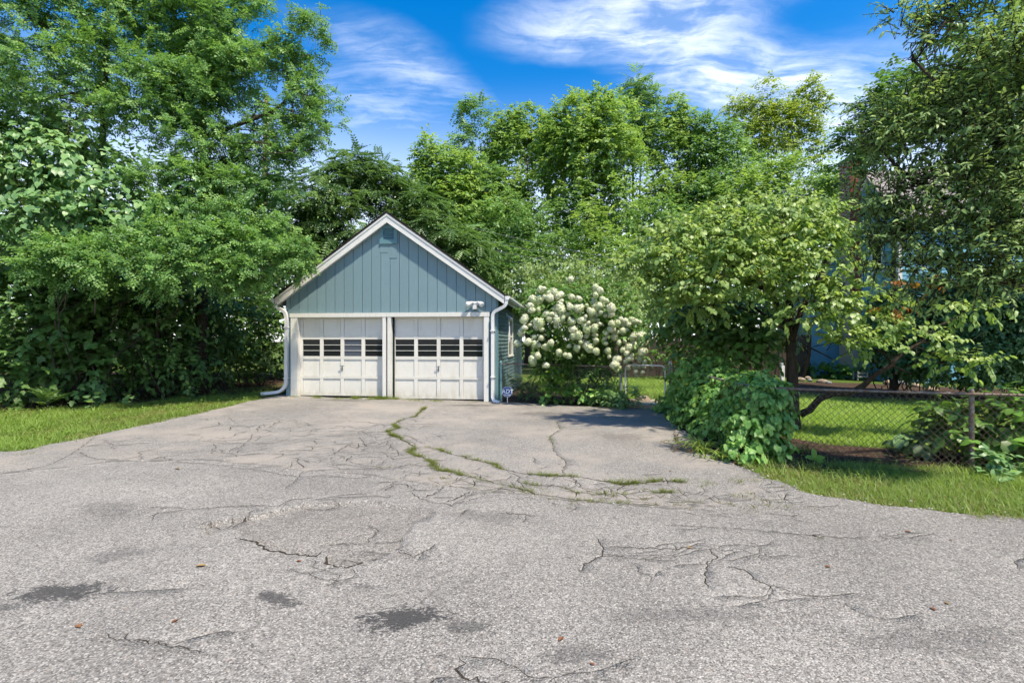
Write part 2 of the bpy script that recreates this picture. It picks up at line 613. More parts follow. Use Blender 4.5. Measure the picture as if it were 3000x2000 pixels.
BK = {'dark': bark_mat('dark_bark', (0.022, 0.017, 0.013), (0.075, 0.06, 0.048)),
      'grey': bark_mat('grey_bark', (0.05, 0.042, 0.035), (0.15, 0.13, 0.11)),
      'brown': bark_mat('brown_pole_wood', (0.14, 0.085, 0.055), (0.30, 0.20, 0.14))}
LF = {
    'locust': leaf_mat('locust_leaf', (0.111, 0.224, 0.062), (0.174, 0.335, 0.093), (0.298, 0.484, 0.124), 0.38),
    'locust_dark': leaf_mat('dark_locust_leaf', (0.075, 0.145, 0.030), (0.128, 0.245, 0.051), (0.179, 0.344, 0.072), 0.35),  # darker leaf tone, used on the honey locust
    'vine': leaf_mat('heart_vine_leaf', (0.121, 0.236, 0.089), (0.189, 0.347, 0.131), (0.304, 0.473, 0.158), 0.30, 0.4, 0.45),
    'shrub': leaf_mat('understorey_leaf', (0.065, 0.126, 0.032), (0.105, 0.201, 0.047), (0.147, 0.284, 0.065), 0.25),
    'heaven': leaf_mat('heaven_tree_leaf', (0.080, 0.160, 0.050), (0.130, 0.240, 0.075), (0.210, 0.340, 0.095), 0.30, 0.38, 0.5),
    'wood1': leaf_mat('woodland_leaf', (0.121, 0.230, 0.061), (0.223, 0.365, 0.088), (0.392, 0.520, 0.115), 0.40),
    'wood2': leaf_mat('dark_woodland_leaf', (0.098, 0.203, 0.063), (0.168, 0.308, 0.091), (0.280, 0.448, 0.119), 0.32),
    'wood3': leaf_mat('yellow_green_leaf', (0.156, 0.240, 0.048), (0.264, 0.360, 0.066), (0.408, 0.480, 0.084), 0.42),
    'pale': leaf_mat('pale_shrub_leaf', (0.168, 0.263, 0.089), (0.242, 0.347, 0.121), (0.326, 0.430, 0.137), 0.35),
    'dogwood': leaf_mat('dogwood_leaf', (0.180, 0.288, 0.083), (0.281, 0.413, 0.120), (0.419, 0.520, 0.143), 0.42, 0.4, 0.4),
    'cherry': leaf_mat('cherry_leaf', (0.165, 0.265, 0.090), (0.250, 0.375, 0.125), (0.350, 0.470, 0.160), 0.30, 0.45, 0.28),
    'hedge': leaf_mat('dark_hedge_leaf', (0.067, 0.127, 0.043), (0.106, 0.204, 0.070), (0.179, 0.299, 0.108), 0.22, 0.4, 0.45),
    'hydra': leaf_mat('hydrangea_leaf', (0.063, 0.131, 0.025), (0.100, 0.208, 0.036), (0.164, 0.330, 0.055), 0.30),
    'grape': leaf_mat('grape_vine_leaf', (0.113, 0.231, 0.057), (0.195, 0.397, 0.091), (0.324, 0.520, 0.138), 0.32, 0.42, 0.4),
    'broad': leaf_mat('broad_leaf', (0.071, 0.142, 0.026), (0.125, 0.250, 0.039), (0.192, 0.385, 0.060), 0.35, 0.4, 0.4),
    'bright': leaf_mat('bright_seedling_leaf', (0.140, 0.280, 0.030), (0.180, 0.340, 0.040), (0.220, 0.380, 0.050), 0.35),
    'grass': leaf_mat('grass_blade', (0.270, 0.240, 0.095), (0.165, 0.270, 0.050), (0.270, 0.390, 0.080), 0.35, 0.5, 0.3, (1.1, 1.1, 0.6)),
    'lawn': leaf_mat('lawn_blade', (0.194, 0.315, 0.053), (0.284, 0.452, 0.074), (0.399, 0.520, 0.126), 0.40, 0.5, 0.3, (1.1, 1.1, 0.6)),
    'weed': leaf_mat('crack_weed_blade', (0.150, 0.115, 0.035), (0.130, 0.155, 0.030), (0.160, 0.220, 0.035), 0.35),
    'dry': leaf_mat('dry_stalk', (0.200, 0.120, 0.060), (0.280, 0.190, 0.100), (0.240, 0.260, 0.090), 0.30),
    'red': leaf_mat('turning_leaf', (0.300, 0.100, 0.020), (0.360, 0.160, 0.030), (0.280, 0.220, 0.030), 0.40),
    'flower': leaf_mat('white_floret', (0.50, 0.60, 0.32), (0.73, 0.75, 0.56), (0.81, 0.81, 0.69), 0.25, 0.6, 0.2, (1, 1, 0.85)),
    'lily': leaf_mat('orange_petal', (0.75, 0.16, 0.01), (0.8, 0.20, 0.01), (0.85, 0.25, 0.02), 0.3),
}
# ------------------------------------------------------------------ ground, road, driveway
def g(px, py):
    """point of level ground seen at a picture point (nearly flat, so two rounds are enough)"""
    Y = 2250.0 / (py - 1000)
    for _ in range(3):
        X = (px - 1500) / 1500 * Y
        Y = (1.5 - float(gz(X, Y))) * 1500 / (py - 1000)
    return ((px - 1500) / 1500 * Y, Y)


def wiggle(pts, step=0.12, amp=0.03, seed=0):
    rng = np.random.default_rng(seed)
    P = np.array(pts, float)
    out = [P[0]]
    for a, b in zip(P[:-1], P[1:]):
        L = np.hypot(*(b - a))
        n = max(1, int(round(L / step)))
        nrm = np.array([-(b - a)[1], (b - a)[0]]) / max(L, 1e-6)
        for i in range(1, n + 1):
            q = a + (b - a) * i / n
            if i < n:
                q = q + nrm * rng.normal(0, amp) + (b - a) / max(L, 1e-6) * rng.normal(0, amp * 0.4)
            out.append(q)
    return np.array(out)


def in_poly(P, poly):
    x, y = P[:, 0], P[:, 1]
    ins = np.zeros(len(P), bool)
    n = len(poly)
    j = n - 1
    for i in range(n):
        xi, yi = poly[i]
        xj, yj = poly[j]
        c = ((yi > y) != (yj > y)) & (x < (xj - xi) * (y - yi) / (yj - yi + 1e-12) + xi)
        ins ^= c
        j = i
    return ins


def bumpz(x, y):
    """slow rise and fall of the worn surface"""
    return (0.012 * np.sin(0.9 * x + 0.6 * y + 1.0) + 0.009 * np.sin(1.7 * x - 1.1 * y + 2.0) + 0.006 * np.sin(2.9 * x + 2.3 * y)
            + 0.004 * np.sin(5.1 * x - 3.7 * y + 0.7))


def surface_z(x, y):
    return gz(x, y) + bumpz(x, y)


def paved(name, outline, cracks, holes, grid, mat, crack_mat, hole_mat=None, z_off=0.0, skirt=0.08):
    """a paved sheet: fine triangles with real grooves along the cracks and sunken patches where the top layer broke away"""
    outline = np.array(outline)
    pts, edges = [], []

    def chain(arr, closed=False):
        b = len(pts)
        pts.extend(map(tuple, arr))
        n = len(arr)
        edges.extend((b + i, b + i + 1) for i in range(n - 1))
        if closed:
            edges.append((b + n - 1, b))

    chain(outline, True)
    nb = len(outline)
    x0, y0 = outline.min(0)
    x1, y1 = outline.max(0)
    G = []
    for (gx0, gx1, gy0, gy1, st) in grid:
        xs = np.arange(gx0, gx1, st)
        ys = np.arange(gy0, gy1, st)
        gg = np.stack(np.meshgrid(xs, ys), -1).reshape(-1, 2) + RNG.uniform(-0.2, 0.2, (len(xs) * len(ys), 2)) * st
        G.append(gg)
    G = np.concatenate(G)
    G = G[in_poly(G, outline)]
    samples, halfw, depth = [], [], []
    for (line, w, dep) in cracks:
        line = np.array(line)
        tang = np.gradient(line, axis=0)
        tang /= np.linalg.norm(tang, axis=1)[:, None] + 1e-9
        nr = np.stack([-tang[:, 1], tang[:, 0]], 1)
        n = len(line)
        ww = w * (0.55 + 0.9 * RNG.random(n)) * np.minimum(1, np.minimum(np.arange(n) + 0.3, n - 0.7 - np.arange(n)) / 2.5)
        ww = np.maximum(ww, 0.0012)
        chain(line + nr * ww[:, None] * 0.5)
        chain(line - nr * ww[:, None] * 0.5)
        chain(line)
        for k in range(n - 1):
            for tt in np.linspace(0, 1, 22)[:-1]:
                samples.append(line[k] * (1 - tt) + line[k + 1] * tt)
                halfw.append((ww[k] * (1 - tt) + ww[k + 1] * tt) * 0.5)
                kk_ = k + tt
                depth.append(dep * min(1.0, max(0.0, (kk_ - 0.9) / 1.5), max(0.0, (n - 1.9 - kk_) / 1.5)))
    for h in holes:
        chain(np.array(h['poly']), True)
        c = np.mean(h['poly'], 0)
        inner = np.array(h['poly'])
        tc_ = c + (inner - c) * (1 - 0.02 / np.maximum(np.linalg.norm(inner - c, axis=1), 0.05))[:, None]
        h['inner'] = tc_
        chain(tc_, True)
    allp = pts + [tuple(q) for q in G]
    ov, oe, of, *_ = delaunay_2d_cdt([Vector(p) for p in allp], edges, [], 0, 1e-5)
    V2 = np.array([tuple(p) for p in ov])
    F = np.array([f for f in of if len(f) == 3], dtype=np.int32)
    cen = V2[F].mean(1)
    keep = in_poly(cen, outline)
    F, cen = F[keep], cen[keep]
    Z = surface_z(V2[:, 0], V2[:, 1]) + z_off
    midx = np.zeros(len(F), np.int32)
    if samples:
        kd = kdtree.KDTree(len(samples))
        for i, s in enumerate(samples):
            kd.insert((s[0], s[1], 0), i)
        kd.balance()
        for i, c in enumerate(cen):
            co, k, dd = kd.find((c[0], c[1], 0))
            if dd < halfw[k] + 0.0012:
                midx[i] = 1
        for i, p in enumerate(V2):
            co, k, dd = kd.find((p[0], p[1], 0))
            if dd < halfw[k] * 0.35:
                Z[i] -= depth[k]
    for h in holes:
        iv = in_poly(V2, np.array(h['inner']) * 0.999 + np.mean(h['inner'], 0) * 0.001)
        on = np.min(np.linalg.norm(V2[:, None, :] - np.array(h['inner'])[None], axis=2), axis=1) < 1e-4
        Z[iv | on] -= h['depth']
        ic = in_poly(cen, np.array(h['inner']))
        midx[ic & (midx == 0)] = 2
    V = np.column_stack([V2, Z])
    # skirt so the sheet has an edge
    b0 = np.array([np.argmin(np.sum((V2 - p) ** 2, 1)) for p in outline])
    low = V[b0].copy()
    low[:, 2] -= skirt
    nv = len(V)
    V = np.vstack([V, low])
    n = len(b0)
    sk = []
    for i in range(n):
        j = (i + 1) % n
        if b0[i] != b0[j]:
            sk.append((b0[i], b0[j], nv + j))
            sk.append((b0[i], nv + j, nv + i))
    F = np.vstack([F, np.array(sk, np.int32)])
    midx = np.concatenate([midx, np.zeros(len(sk), np.int32)])
    # counter-clockwise seen from above
    a, b_, c_ = V[F[:, 0]], V[F[:, 1]], V[F[:, 2]]
    nz = (b_[:, 0] - a[:, 0]) * (c_[:, 1] - a[:, 1]) - (b_[:, 1] - a[:, 1]) * (c_[:, 0] - a[:, 0])
    fl = nz < -1e-12
    F[fl] = F[fl][:, ::-1]
    me = npmesh(name, V, F)
    me.materials.append(mat)
    me.materials.append(crack_mat)
    me.materials.append(hole_mat or mat)
    me.polygons.foreach_set('material_index', midx)
    o = link(name, me)
    return o


# --- materials of the ground
ROAD = asphalt('worn_road_asphalt', (0.312, 0.296, 0.273), (0.185, 0.177, 0.166), 92,
               stains=[(-2.68, 3.05, 0.55, 0.24, 4, 0.85), (-0.60, 2.78, 0.42, 0.24, -14, 0.9), (-1.36, 2.95, 0.30, 0.11, 22, 0.75), (-2.9, 2.9, 0.25, 0.1, 0, 0.6), (-0.25, 2.7, 0.25, 0.12, 10, 0.6),
                       (-3.55, 4.55, 0.7, 0.36, 20, 0.35), (-2.75, 3.6, 0.32, 0.22, 0, 0.4),
                       (0.3, 2.45, 0.30, 0.15, 0, 0.4), (2.2, 2.6, 0.9, 0.2, -6, 0.3), (0.9, 2.8, 0.8, 0.16, -4, 0.3),
                       (-0.2, 4.4, 0.7, 0.3, 0, 0.25), (2.9, 2.35, 0.6, 0.2, 8, 0.4)], crk=0.3)
DRIVE = asphalt('driveway_asphalt', (0.300, 0.284, 0.262), (0.195, 0.185, 0.172), 105, warm=(0.318, 0.284, 0.247),
                stains=[(-4.2, 12.6, 1.3, 0.4, 6, 0.5), (-0.9, 11.9, 1.2, 0.35, 4, 0.55), (0.6, 10.6, 1.0, 0.5, 0, 0.4), (-2.7, 8.2, 0.6, 0.3, 0, 0.3), (1.7, 8.0, 0.8, 0.5, 0, 0.35)], crk=0.45)
POTHOLE = asphalt('exposed_lower_asphalt', (0.275, 0.258, 0.236), (0.180, 0.169, 0.156), 80, crk=0.2)
t = NT('crack_dirt_and_edge_shadow')
n_ = t.noise(30, 5, 0.7)
CRACK = t.surface(t.ramp(n_, [(0.3, (0.024, 0.021, 0.018)), (0.7, (0.060, 0.052, 0.043))]), 0.95, 0.05)  # dirt in the cracks; also the dark of the patch edge shadow
t = NT('earth_and_turf')
n_ = t.noise(1.1, 6, 0.65)
n2_ = t.noise(30, 5, 0.7)
GROUND = t.surface(t.mix(t.mapr(n_, 0.35, 0.65), t.ramp(n2_, [(0.3, (0.045, 0.085, 0.012)), (0.7, (0.085, 0.15, 0.02))]),
                         t.ramp(n2_, [(0.3, (0.055, 0.075, 0.02)), (0.7, (0.10, 0.115, 0.035))])), 0.95, 0.08, bump=t.bump(n2_, 0.8, 0.03))
t = NT('mulch_soil')
n_ = t.noise(38, 6, 0.75)
n2_ = t.voronoi(45, 'F1', out='Color')
sb_ = t.node('ShaderNodeSeparateColor')
t.l.new(n2_, sb_.inputs[0])
SOIL = t.surface(t.mix(t.mapr(sb_.outputs[0], 0.8, 0.9, 0, 0.8), t.ramp(n_, [(0.3, (0.030, 0.020, 0.015)), (0.7, (0.085, 0.060, 0.045))]), (0.17, 0.11, 0.075)), 0.95, 0.05, bump=t.bump(n_, 1.0, 0.03))

# --- outlines (metres; the camera stands at 0,0 and looks along +Y)
seam = [g(-420, 1395), g(0, 1385), g(330, 1352), g(600, 1352), g(1000, 1385), g(1300, 1424), g(1600, 1455), g(2000, 1486), g(2240, 1462)]
seam = wiggle(seam, 0.14, 0.02, 3)
left_edge = [(-6.12, 13.35), (-6.13, 11.5), (-6.22, 10.3), (-6.36, 9.1), (-6.55, 8.1), (-6.78, 7.0), (-7.6, 6.45)]
left_edge = wiggle(left_edge, 0.16, 0.035, 4)
right_edge = [g(2236, 1402), (2.74, 6.1), (2.72, 6.9), (2.80, 8.2), (2.98, 9.6), (3.25, 11.0), (3.42, 11.62)]
right_edge = wiggle(right_edge, 0.16, 0.03, 5)
back_edge = [(2.1, 11.78), (1.2, 12.15), (0.3, 12.45), (-0.3, 12.58), (-0.378, 13.3), (-5.84, 13.95)]
drive_outline = np.vstack([seam, right_edge, back_edge, left_edge])
right_lawn = [g(2236, 1402), (2.86, 5.25), (2.99, 4.92), (3.36, 4.62), (4.33, 4.36), (6.2, 4.12), (9.0, 3.85), (30, 3.4)]
right_lawn = wiggle(right_lawn, 0.16, 0.028, 6)
road_outline = np.vstack([[(-30, -9), (30, -9)], right_lawn[::-1][:-1], [g(2238, 1405)], seam[::-1][1:], [(-9.5, 5.75), (-30, 5.5)]])


def crack_path(px_pts, step=0.045, amp=0.011, seed=0, zoom=None):
    if zoom:
        (ox, oy, s) = zoom
        px_pts = [(ox + x / s, oy + y / s) for x, y in px_pts]
    return wiggle([g(*p) for p in px_pts], step, amp, seed)


ZB = (950, 1150, 2.24)
ZL = (0, 1250, 1.568)
ZR = (1500, 1250, 1.568)
weed_lines = [
    ([(660, 95), (600, 150), (510, 170), (450, 205), (480, 235), (410, 258), (500, 300), (590, 345), (560, 380), (620, 410), (690, 440), (750, 500), (815, 508)], 0.030, 1.0),
    ([(680, 350), (770, 370), (840, 400), (900, 408), (960, 430), (1100, 465), (1150, 495), (1250, 520), (1330, 530), (1450, 540), (1560, 545), (1650, 548)], 0.026, 1.0),
    ([(1650, 548), (1700, 552), (1850, 568), (1960, 588), (2050, 580), (2200, 568), (2350, 578)], 0.03, 1.5),
    ([(820, 510), (1000, 560), (1150, 590), (1280, 625), (1400, 660), (1500, 670), (1650, 690), (1780, 700), (2000, 720), (2290, 735)], 0.018, 0.55),
    ([(1240, 578), (1380, 605), (1500, 604), (1660, 645), (1800, 655), (2000, 650), (2100, 632), (2200, 645), (2310, 640)], 0.016, 0.6),
    ([(0, 470), (90, 465), (230, 478), (310, 490), (465, 485), (560, 460)], 0.014, 0.25),
    ([(1520, 190), (1550, 240), (1480, 290), (1510, 385), (1570, 430), (1580, 470), (1560, 520), (1650, 548)], 0.012, 0.22),
]
plain_zb = [
    ([(0, 250), (130, 240), (270, 258), (405, 258)], 0.009), ([(40, 420), (110, 370), (165, 335)], 0.010), ([(340, 340), (420, 310), (405, 345)], 0.008),
    ([(460, 485), (560, 460), (640, 470), (740, 470)], 0.010), ([(0, 555), (60, 550), (160, 560), (320, 552)], 0.009), ([(540, 640), (545, 605), (430, 600)], 0.009),
    ([(650, 700), (730, 660), (800, 610), (1000, 620)], 0.010), ([(780, 720), (850, 700), (920, 660), (960, 640)], 0.012), ([(830, 735), (1050, 670)], 0.008),
    ([(560, 660), (620, 700), (700, 720), (820, 735), (850, 760)], 0.008), ([(1100, 640), (1170, 620), (1290, 640)], 0.009), ([(0, 690), (100, 675), (200, 668), (300, 672)], 0.008),
    ([(380, 660), (440, 620), (430, 600)], 0.009), ([(460, 685), (400, 700), (330, 690)], 0.012), ([(960, 520), (1080, 575), (1200, 560)], 0.008),
    ([(1300, 545), (1260, 575), (1350, 590)], 0.008), ([(1640, 560), (1690, 620), (1800, 620), (1880, 600), (2060, 625)], 0.009), ([(1550, 530), (1620, 545), (1660, 600)], 0.010),
    ([(1880, 610), (1900, 660), (2060, 690), (2180, 670)], 0.007), ([(1150, 785), (1300, 785), (1400, 792)], 0.010), ([(880, 820), (930, 775), (960, 760)], 0.008),
    ([(1370, 420), (1390, 470)], 0.008), ([(230, 290), (280, 350), (250, 330)], 0.008), ([(510, 270), (570, 290), (640, 330)], 0.008),
]
plain_zl = [
    ([(0, 205), (110, 190), (230, 165), (330, 120), (440, 45)], 0.012), ([(360, 110), (420, 138), (520, 150), (660, 160), (740, 140), (830, 170), (1000, 178)], 0.013),
    ([(1000, 178), (1200, 205), (1420, 232), (1500, 215)], 0.010), ([(640, 110), (655, 155)], 0.012), ([(470, 60), (520, 85), (520, 105)], 0.012), ([(1080, 110), (1150, 60), (1160, 30)], 0.011),
    ([(1300, 290), (1360, 240), (1400, 200)], 0.008), ([(680, 440), (720, 395), (900, 380), (1100, 365), (1280, 360), (1340, 330), (1620, 325), (1810, 325)], 0.010),
    ([(1400, 200), (1640, 190), (1800, 190)], 0.010), ([(880, 470), (940, 440), (1080, 460)], 0.012), ([(1080, 520), (1160, 540), (1230, 575), (1370, 595), (1450, 602), (1478, 578)], 0.035), ([(1500, 600), (1505, 640), (1580, 655), (1640, 640), (1760, 605)], 0.03),  # two wide lines: shadow of the patch edge, put in as dark cracks
    ([(1380, 355), (1500, 362), (1570, 352)], 0.014), ([(1500, 525), (1580, 515), (1680, 520), (1720, 480), (1730, 455), (1680, 438)], 0.010), ([(1830, 570), (1900, 600), (1980, 560), (2020, 540)], 0.010),
    ([(1320, 655), (1450, 700), (1600, 720)], 0.007), ([(330, 770), (450, 770)], 0.008), ([(2110, 1050), (2115, 1130), (2200, 1165), (2352, 1170)], 0.016), ([(560, 960), (600, 1000), (760, 1015), (960, 1060)], 0.010),
    ([(1740, 300), (1830, 240), (1880, 210)], 0.008), ([(1850, 300), (2000, 290), (2150, 220)], 0.008), ([(2060, 370), (2180, 290), (2340, 270)], 0.008),
]
plain_zr = [
    ([(380, 495), (415, 535), (415, 580), (360, 610), (325, 640), (300, 670)], 0.014), ([(430, 535), (560, 538), (720, 545), (760, 552), (820, 540), (890, 520)], 0.016),
    ([(700, 440), (880, 452), (1060, 470), (1190, 480), (1330, 490), (1480, 500), (1640, 508)], 0.010), ([(720, 570), (745, 548)], 0.008), ([(905, 555), (940, 600), (900, 630), (890, 700), (905, 740)], 0.013),
    ([(940, 630), (1070, 655), (1130, 700), (1210, 750)], 0.014), ([(570, 590), (700, 585), (740, 575)], 0.008), ([(0, 390), (110, 395)], 0.010), ([(920, 565), (1010, 565), (1020, 590)], 0.010),
    ([(170, 1165), (280, 1130), (330, 1110)], 0.010), ([(1210, 750), (1400, 770), (1510, 790)], 0.006), ([(1400, 770), (1480, 782)], 0.007), ([(1160, 570), (1145, 620)], 0.007), ([(2300, 640), (2352, 655)], 0.009),
    ([(1660, 500), (1900, 505)], 0.006), ([(540, 600), (580, 640), (660, 700)], 0.006),
]
all_cracks, weed_runs = [], []
sd = 100
for (pts_, w_, dens) in weed_lines:
    p_ = crack_path(pts_, 0.05, 0.014, sd, ZB)
    all_cracks.append((p_, w_ * 0.7, 0.018))
    weed_runs.append((p_, dens))
    sd += 1
for zz, lst in ((ZB, plain_zb), (ZL, plain_zl), (ZR, plain_zr)):
    for (pts_, w_) in lst:
        p_ = crack_path(pts_, 0.028, 0.012, sd, zz)
        wk = 1.15 if zz is ZB else 0.62
        all_cracks.append((p_, w_ * wk, 0.014))
        if zz is not ZB:
            rb_ = np.random.default_rng(sd + 5000)
            for _ in range(rb_.integers(1, 4)):
                q_ = p_[rb_.integers(1, len(p_) - 1)]
                a_ = rb_.uniform(0, 2 * math.pi)
                br = [q_]
                for _k in range(rb_.integers(5, 18)):
                    a_ += rb_.normal(0, 0.30) - 0.12 * math.sin(a_ * 2)
                    br.append(br[-1] + 0.032 * np.array([math.cos(a_) * 1.2, math.sin(a_) * 0.8]))
                all_cracks.append((np.array(br), rb_.uniform(0.003, 0.006), 0.008))
        sd += 1
# crazed belt where the driveway meets the road: short joints that branch from each other
rngc = np.random.default_rng(77)
heads = []
for _ in range(210):
    px, py = rngc.uniform(850, 2350), 0
    base = np.interp(px, [850, 1300, 1700, 2350], [1345, 1395, 1440, 1470])
    py = base + rngc.normal(0, 22)
    x, y = g(px, py)
    a = rngc.choice([0, 0.5 * math.pi]) + rngc.normal(0, 0.45) - 0.15
    L = rngc.uniform(0.12, 0.42)
    n = max(3, int(L / 0.05))
    line = [np.array([x, y])]
    for k in range(n):
        a += rngc.normal(0, 0.25)
        line.append(line[-1] + 0.05 * np.array([math.cos(a), math.sin(a)]))
    all_cracks.append((np.array(line), rngc.uniform(0.006, 0.013), 0.010))
for _ in range(130):
    px, py = rngc.uniform(560, 1250), rngc.uniform(1230, 1350)
    x, y = g(px, py)
    a = rngc.uniform(0, math.pi)
    line = [np.array([x, y])]
    for k in range(rngc.integers(4, 14)):
        a += rngc.normal(0, 0.35)
        line.append(line[-1] + 0.06 * np.array([math.cos(a), math.sin(a)]))
    all_cracks.append((np.array(line), rngc.uniform(0.006, 0.013), 0.010))


def split_by(poly, cracks):
    out = []
    for (line, w, d) in cracks:
        ins = in_poly(line, poly)
        run = []
        for k in range(len(line)):
            if ins[k]:
                run.append(line[k])
            else:
                if len(run) > 3:
                    out.append((np.array(run), w, d))
                run = []
        if len(run) > 3:
            out.append((np.array(run), w, d))
    return out


hole_px = [(1085, 470), (1160, 535), (1230, 572), (1370, 592), (1450, 600), (1480, 575), (1500, 590), (1500, 635), (1580, 655), (1640, 640), (1760, 605), (1840, 565), (1870, 500),
           (1900, 450), (1960, 420), (2000, 390), (1900, 370), (1760, 350), (1600, 345), (1400, 352), (1300, 372), (1150, 410), (1000, 430), (890, 465), (940, 482), (1010, 462)]
hole = wiggle([g(0 + x / 1.568, 1250 + y / 1.568) for x, y in hole_px], 0.06, 0.014, 42)
shrink = lambda poly, k: np.mean(poly, 0) + (np.array(poly) - np.mean(poly, 0)) * k

road = paved('road', road_outline, split_by(shrink(road_outline, 0.9999), [c for c in all_cracks]), [dict(poly=hole, depth=0.04)],
             [(-9, 9, 1.2, 6.2, 0.11), (-30, 30, -9, 6, 0.9)], ROAD, CRACK, POTHOLE)
props(road, 'worn pale grey asphalt road with cracks and a broken patch', kind='structure')
drive = paved('driveway', drive_outline, split_by(shrink(drive_outline, 0.9999), all_cracks), [], [(-8, 4, 4.4, 13.9, 0.15)], DRIVE, CRACK)
props(drive, 'cracked grey asphalt driveway in front of the garage', kind='structure')

# the ground itself, reaching the horizon
gx = np.concatenate([[-900, -400, -150, -60], np.arange(-30, 30.1, 0.75), [60, 150, 400, 900]])
gy = np.concatenate([[-900, -300, -60], np.arange(-12, 46.1, 0.75), [70, 150, 400, 900]])
GX, GY = np.meshgrid(gx, gy)
GZ = gz(GX, GY) - 0.022 + 0.01 * np.sin(GX * 1.3 + GY) - 0.01
inner_ = (in_poly(np.stack([GX.ravel(), GY.ravel()], 1), shrink(road_outline, 0.985)) | in_poly(np.stack([GX.ravel(), GY.ravel()], 1), shrink(drive_outline, 0.93))).reshape(GX.shape)
GZ = np.where(inner_, GZ - 0.12, GZ)
ny, nx = GX.shape
idx = np.arange(ny * nx).reshape(ny, nx)
Fq = np.stack([idx[:-1, :-1], idx[:-1, 1:], idx[1:, 1:], idx[1:, :-1]], -1).reshape(-1, 4)
ground = link('ground', npmesh('ground', np.stack([GX, GY, GZ], -1).reshape(-1, 3), Fq, smooth_shade=True), GROUND)
props(ground, 'green ground under the grass and trees', kind='structure')


def sheet(name, poly, z_off, mat, label, step=0.3):
    poly = np.array(poly)
    (x0, y0), (x1, y1) = poly.min(0), poly.max(0)
    xs, ys = np.arange(x0, x1, step), np.arange(y0, y1, step)
    G = np.stack(np.meshgrid(xs, ys), -1).reshape(-1, 2)
    G = G[in_poly(G, poly)]
    n = len(poly)
    ov, oe, of, *_ = delaunay_2d_cdt([Vector(p) for p in poly] + [Vector(p) for p in G], [(i, (i + 1) % n) for i in range(n)], [], 1, 1e-4)
    V2 = np.array([tuple(p) for p in ov])
    F = np.array([f for f in of], dtype=np.int32)
    a, b_, c_ = V2[F[:, 0]], V2[F[:, 1]], V2[F[:, 2]]
    nz = (b_[:, 0] - a[:, 0]) * (c_[:, 1] - a[:, 1]) - (b_[:, 1] - a[:, 1]) * (c_[:, 0] - a[:, 0])
    F[nz < 0] = F[nz < 0][:, ::-1]
    Z = gz(V2[:, 0], V2[:, 1]) + z_off + 0.012 * np.sin(V2[:, 0] * 7 + 1) * np.sin(V2[:, 1] * 6)
    o = link(name, npmesh(name, np.column_stack([V2, Z]), F, smooth_shade=True), mat)
    return props(o, label, kind='structure')


bed_right = [(2.74, 6.0), (3.0, 6.15), (4.2, 5.95), (5.5, 5.72), (7.0, 5.3), (10, 4.6), (10, 6.2), (7.2, 6.6), (5.6, 7.05), (4.6, 7.4), (4.0, 8.6), (3.9, 11.2), (3.45, 11.5), (3.2, 10.8), (2.95, 9.4), (2.78, 8.0)]
bed_hyd = [(-0.30, 12.66), (0.6, 12.42), (1.5, 12.1), (2.5, 11.72), (2.75, 12.6), (2.4, 13.7), (1.5, 14.6), (0.5, 15.5), (0.15, 16), (-0.25, 14.0)]
bed_left = [(-6.3, 13.9), (-7.6, 13.2), (-9.0, 12.3), (-9.8, 11.3), (-11.0, 10.2), (-16, 9.6), (-24, 9.4), (-24, 24), (-6.4, 22), (-5.7, 15)]
bed_hedge = [(7.5, 15.5), (9.5, 13.2), (16, 11.2), (18, 14), (12.5, 18.4), (9, 19.5), (8.0, 18.4)]
sheet('soil_bed', bed_right, 0.004, SOIL, 'dark mulch soil along the rusty chain link fence')
sheet('soil_bed', bed_hyd, 0.006, SOIL, 'dark soil under the white flowering bush')
sheet('soil_bed', bed_left, 0.004, SOIL, 'bare dark soil in the shade of the thicket', 0.6)
sheet('soil_bed', bed_hedge, 0.004, SOIL, 'shaded soil bed below the dark hedge by the house', 0.5)
# ------------------------------------------------------------------ garage
GA = math.atan2(-0.115, 0.9934)
GDX, GDY = (math.cos(GA), math.sin(GA)), (-math.sin(GA), math.cos(GA))
GW, GD = 5.5, 6.25
garage = empty('garage', (-5.842, 13.2325, 0), 'blue wooden two door garage with white gable trim at the end of the driveway', 'garage', rz=GA)


def gworld(x, y, z=0.0):
    return (-5.842 + x * GDX[0] + y * GDY[0], 13.2325 + x * GDX[1] + y * GDY[1], z)


APEX, SLOPE = 4.755, 0.705
rt = lambda x: APEX - abs(x - GW / 2) * SLOPE            # top of the roof above local x
def gbox(name, mat, *b, parent=garage):
    return MB().box(*b).build(name, mat, parent)


# walls behind the boards
MB().prism([(0.0, 2.16), (GW, 2.16), (GW, rt(GW) - 0.10), (GW / 2, APEX - 0.10), (0.0, rt(0) - 0.10)], 'y', 0.03, 0.12).build('gable_wall', M['teal'], garage)
gbox('front_wall', M['teal'], 0.0, 0.30, 0.02, 0.12, -0.12, 2.16)
gbox('front_wall', M['teal'], GW - 0.20, GW, 0.02, 0.12, -0.12, 2.16)
gbox('front_wall', M['gap'], 2.62, 2.86, 0.10, 0.30, -0.12, 2.16)
gbox('side_wall', M['teal'], GW - 0.10, GW - 0.02, 0.121, GD, -0.12, 2.74)
gbox('side_wall', M['teal'], 0.02, 0.10, 0.121, GD, -0.12, 2.74)
MB().prism([(0.1, -0.12), (GW - 0.1, -0.12), (GW - 0.1, rt(GW) - 0.16), (GW / 2, APEX - 0.12), (0.1, rt(0) - 0.16)], 'y', GD - 0.1, GD).build('rear_wall', M['inside'], garage)
gbox('floor_slab', M['inside'], 0.1, GW - 0.1, 0.125, GD - 0.1, -0.1, 0.02)

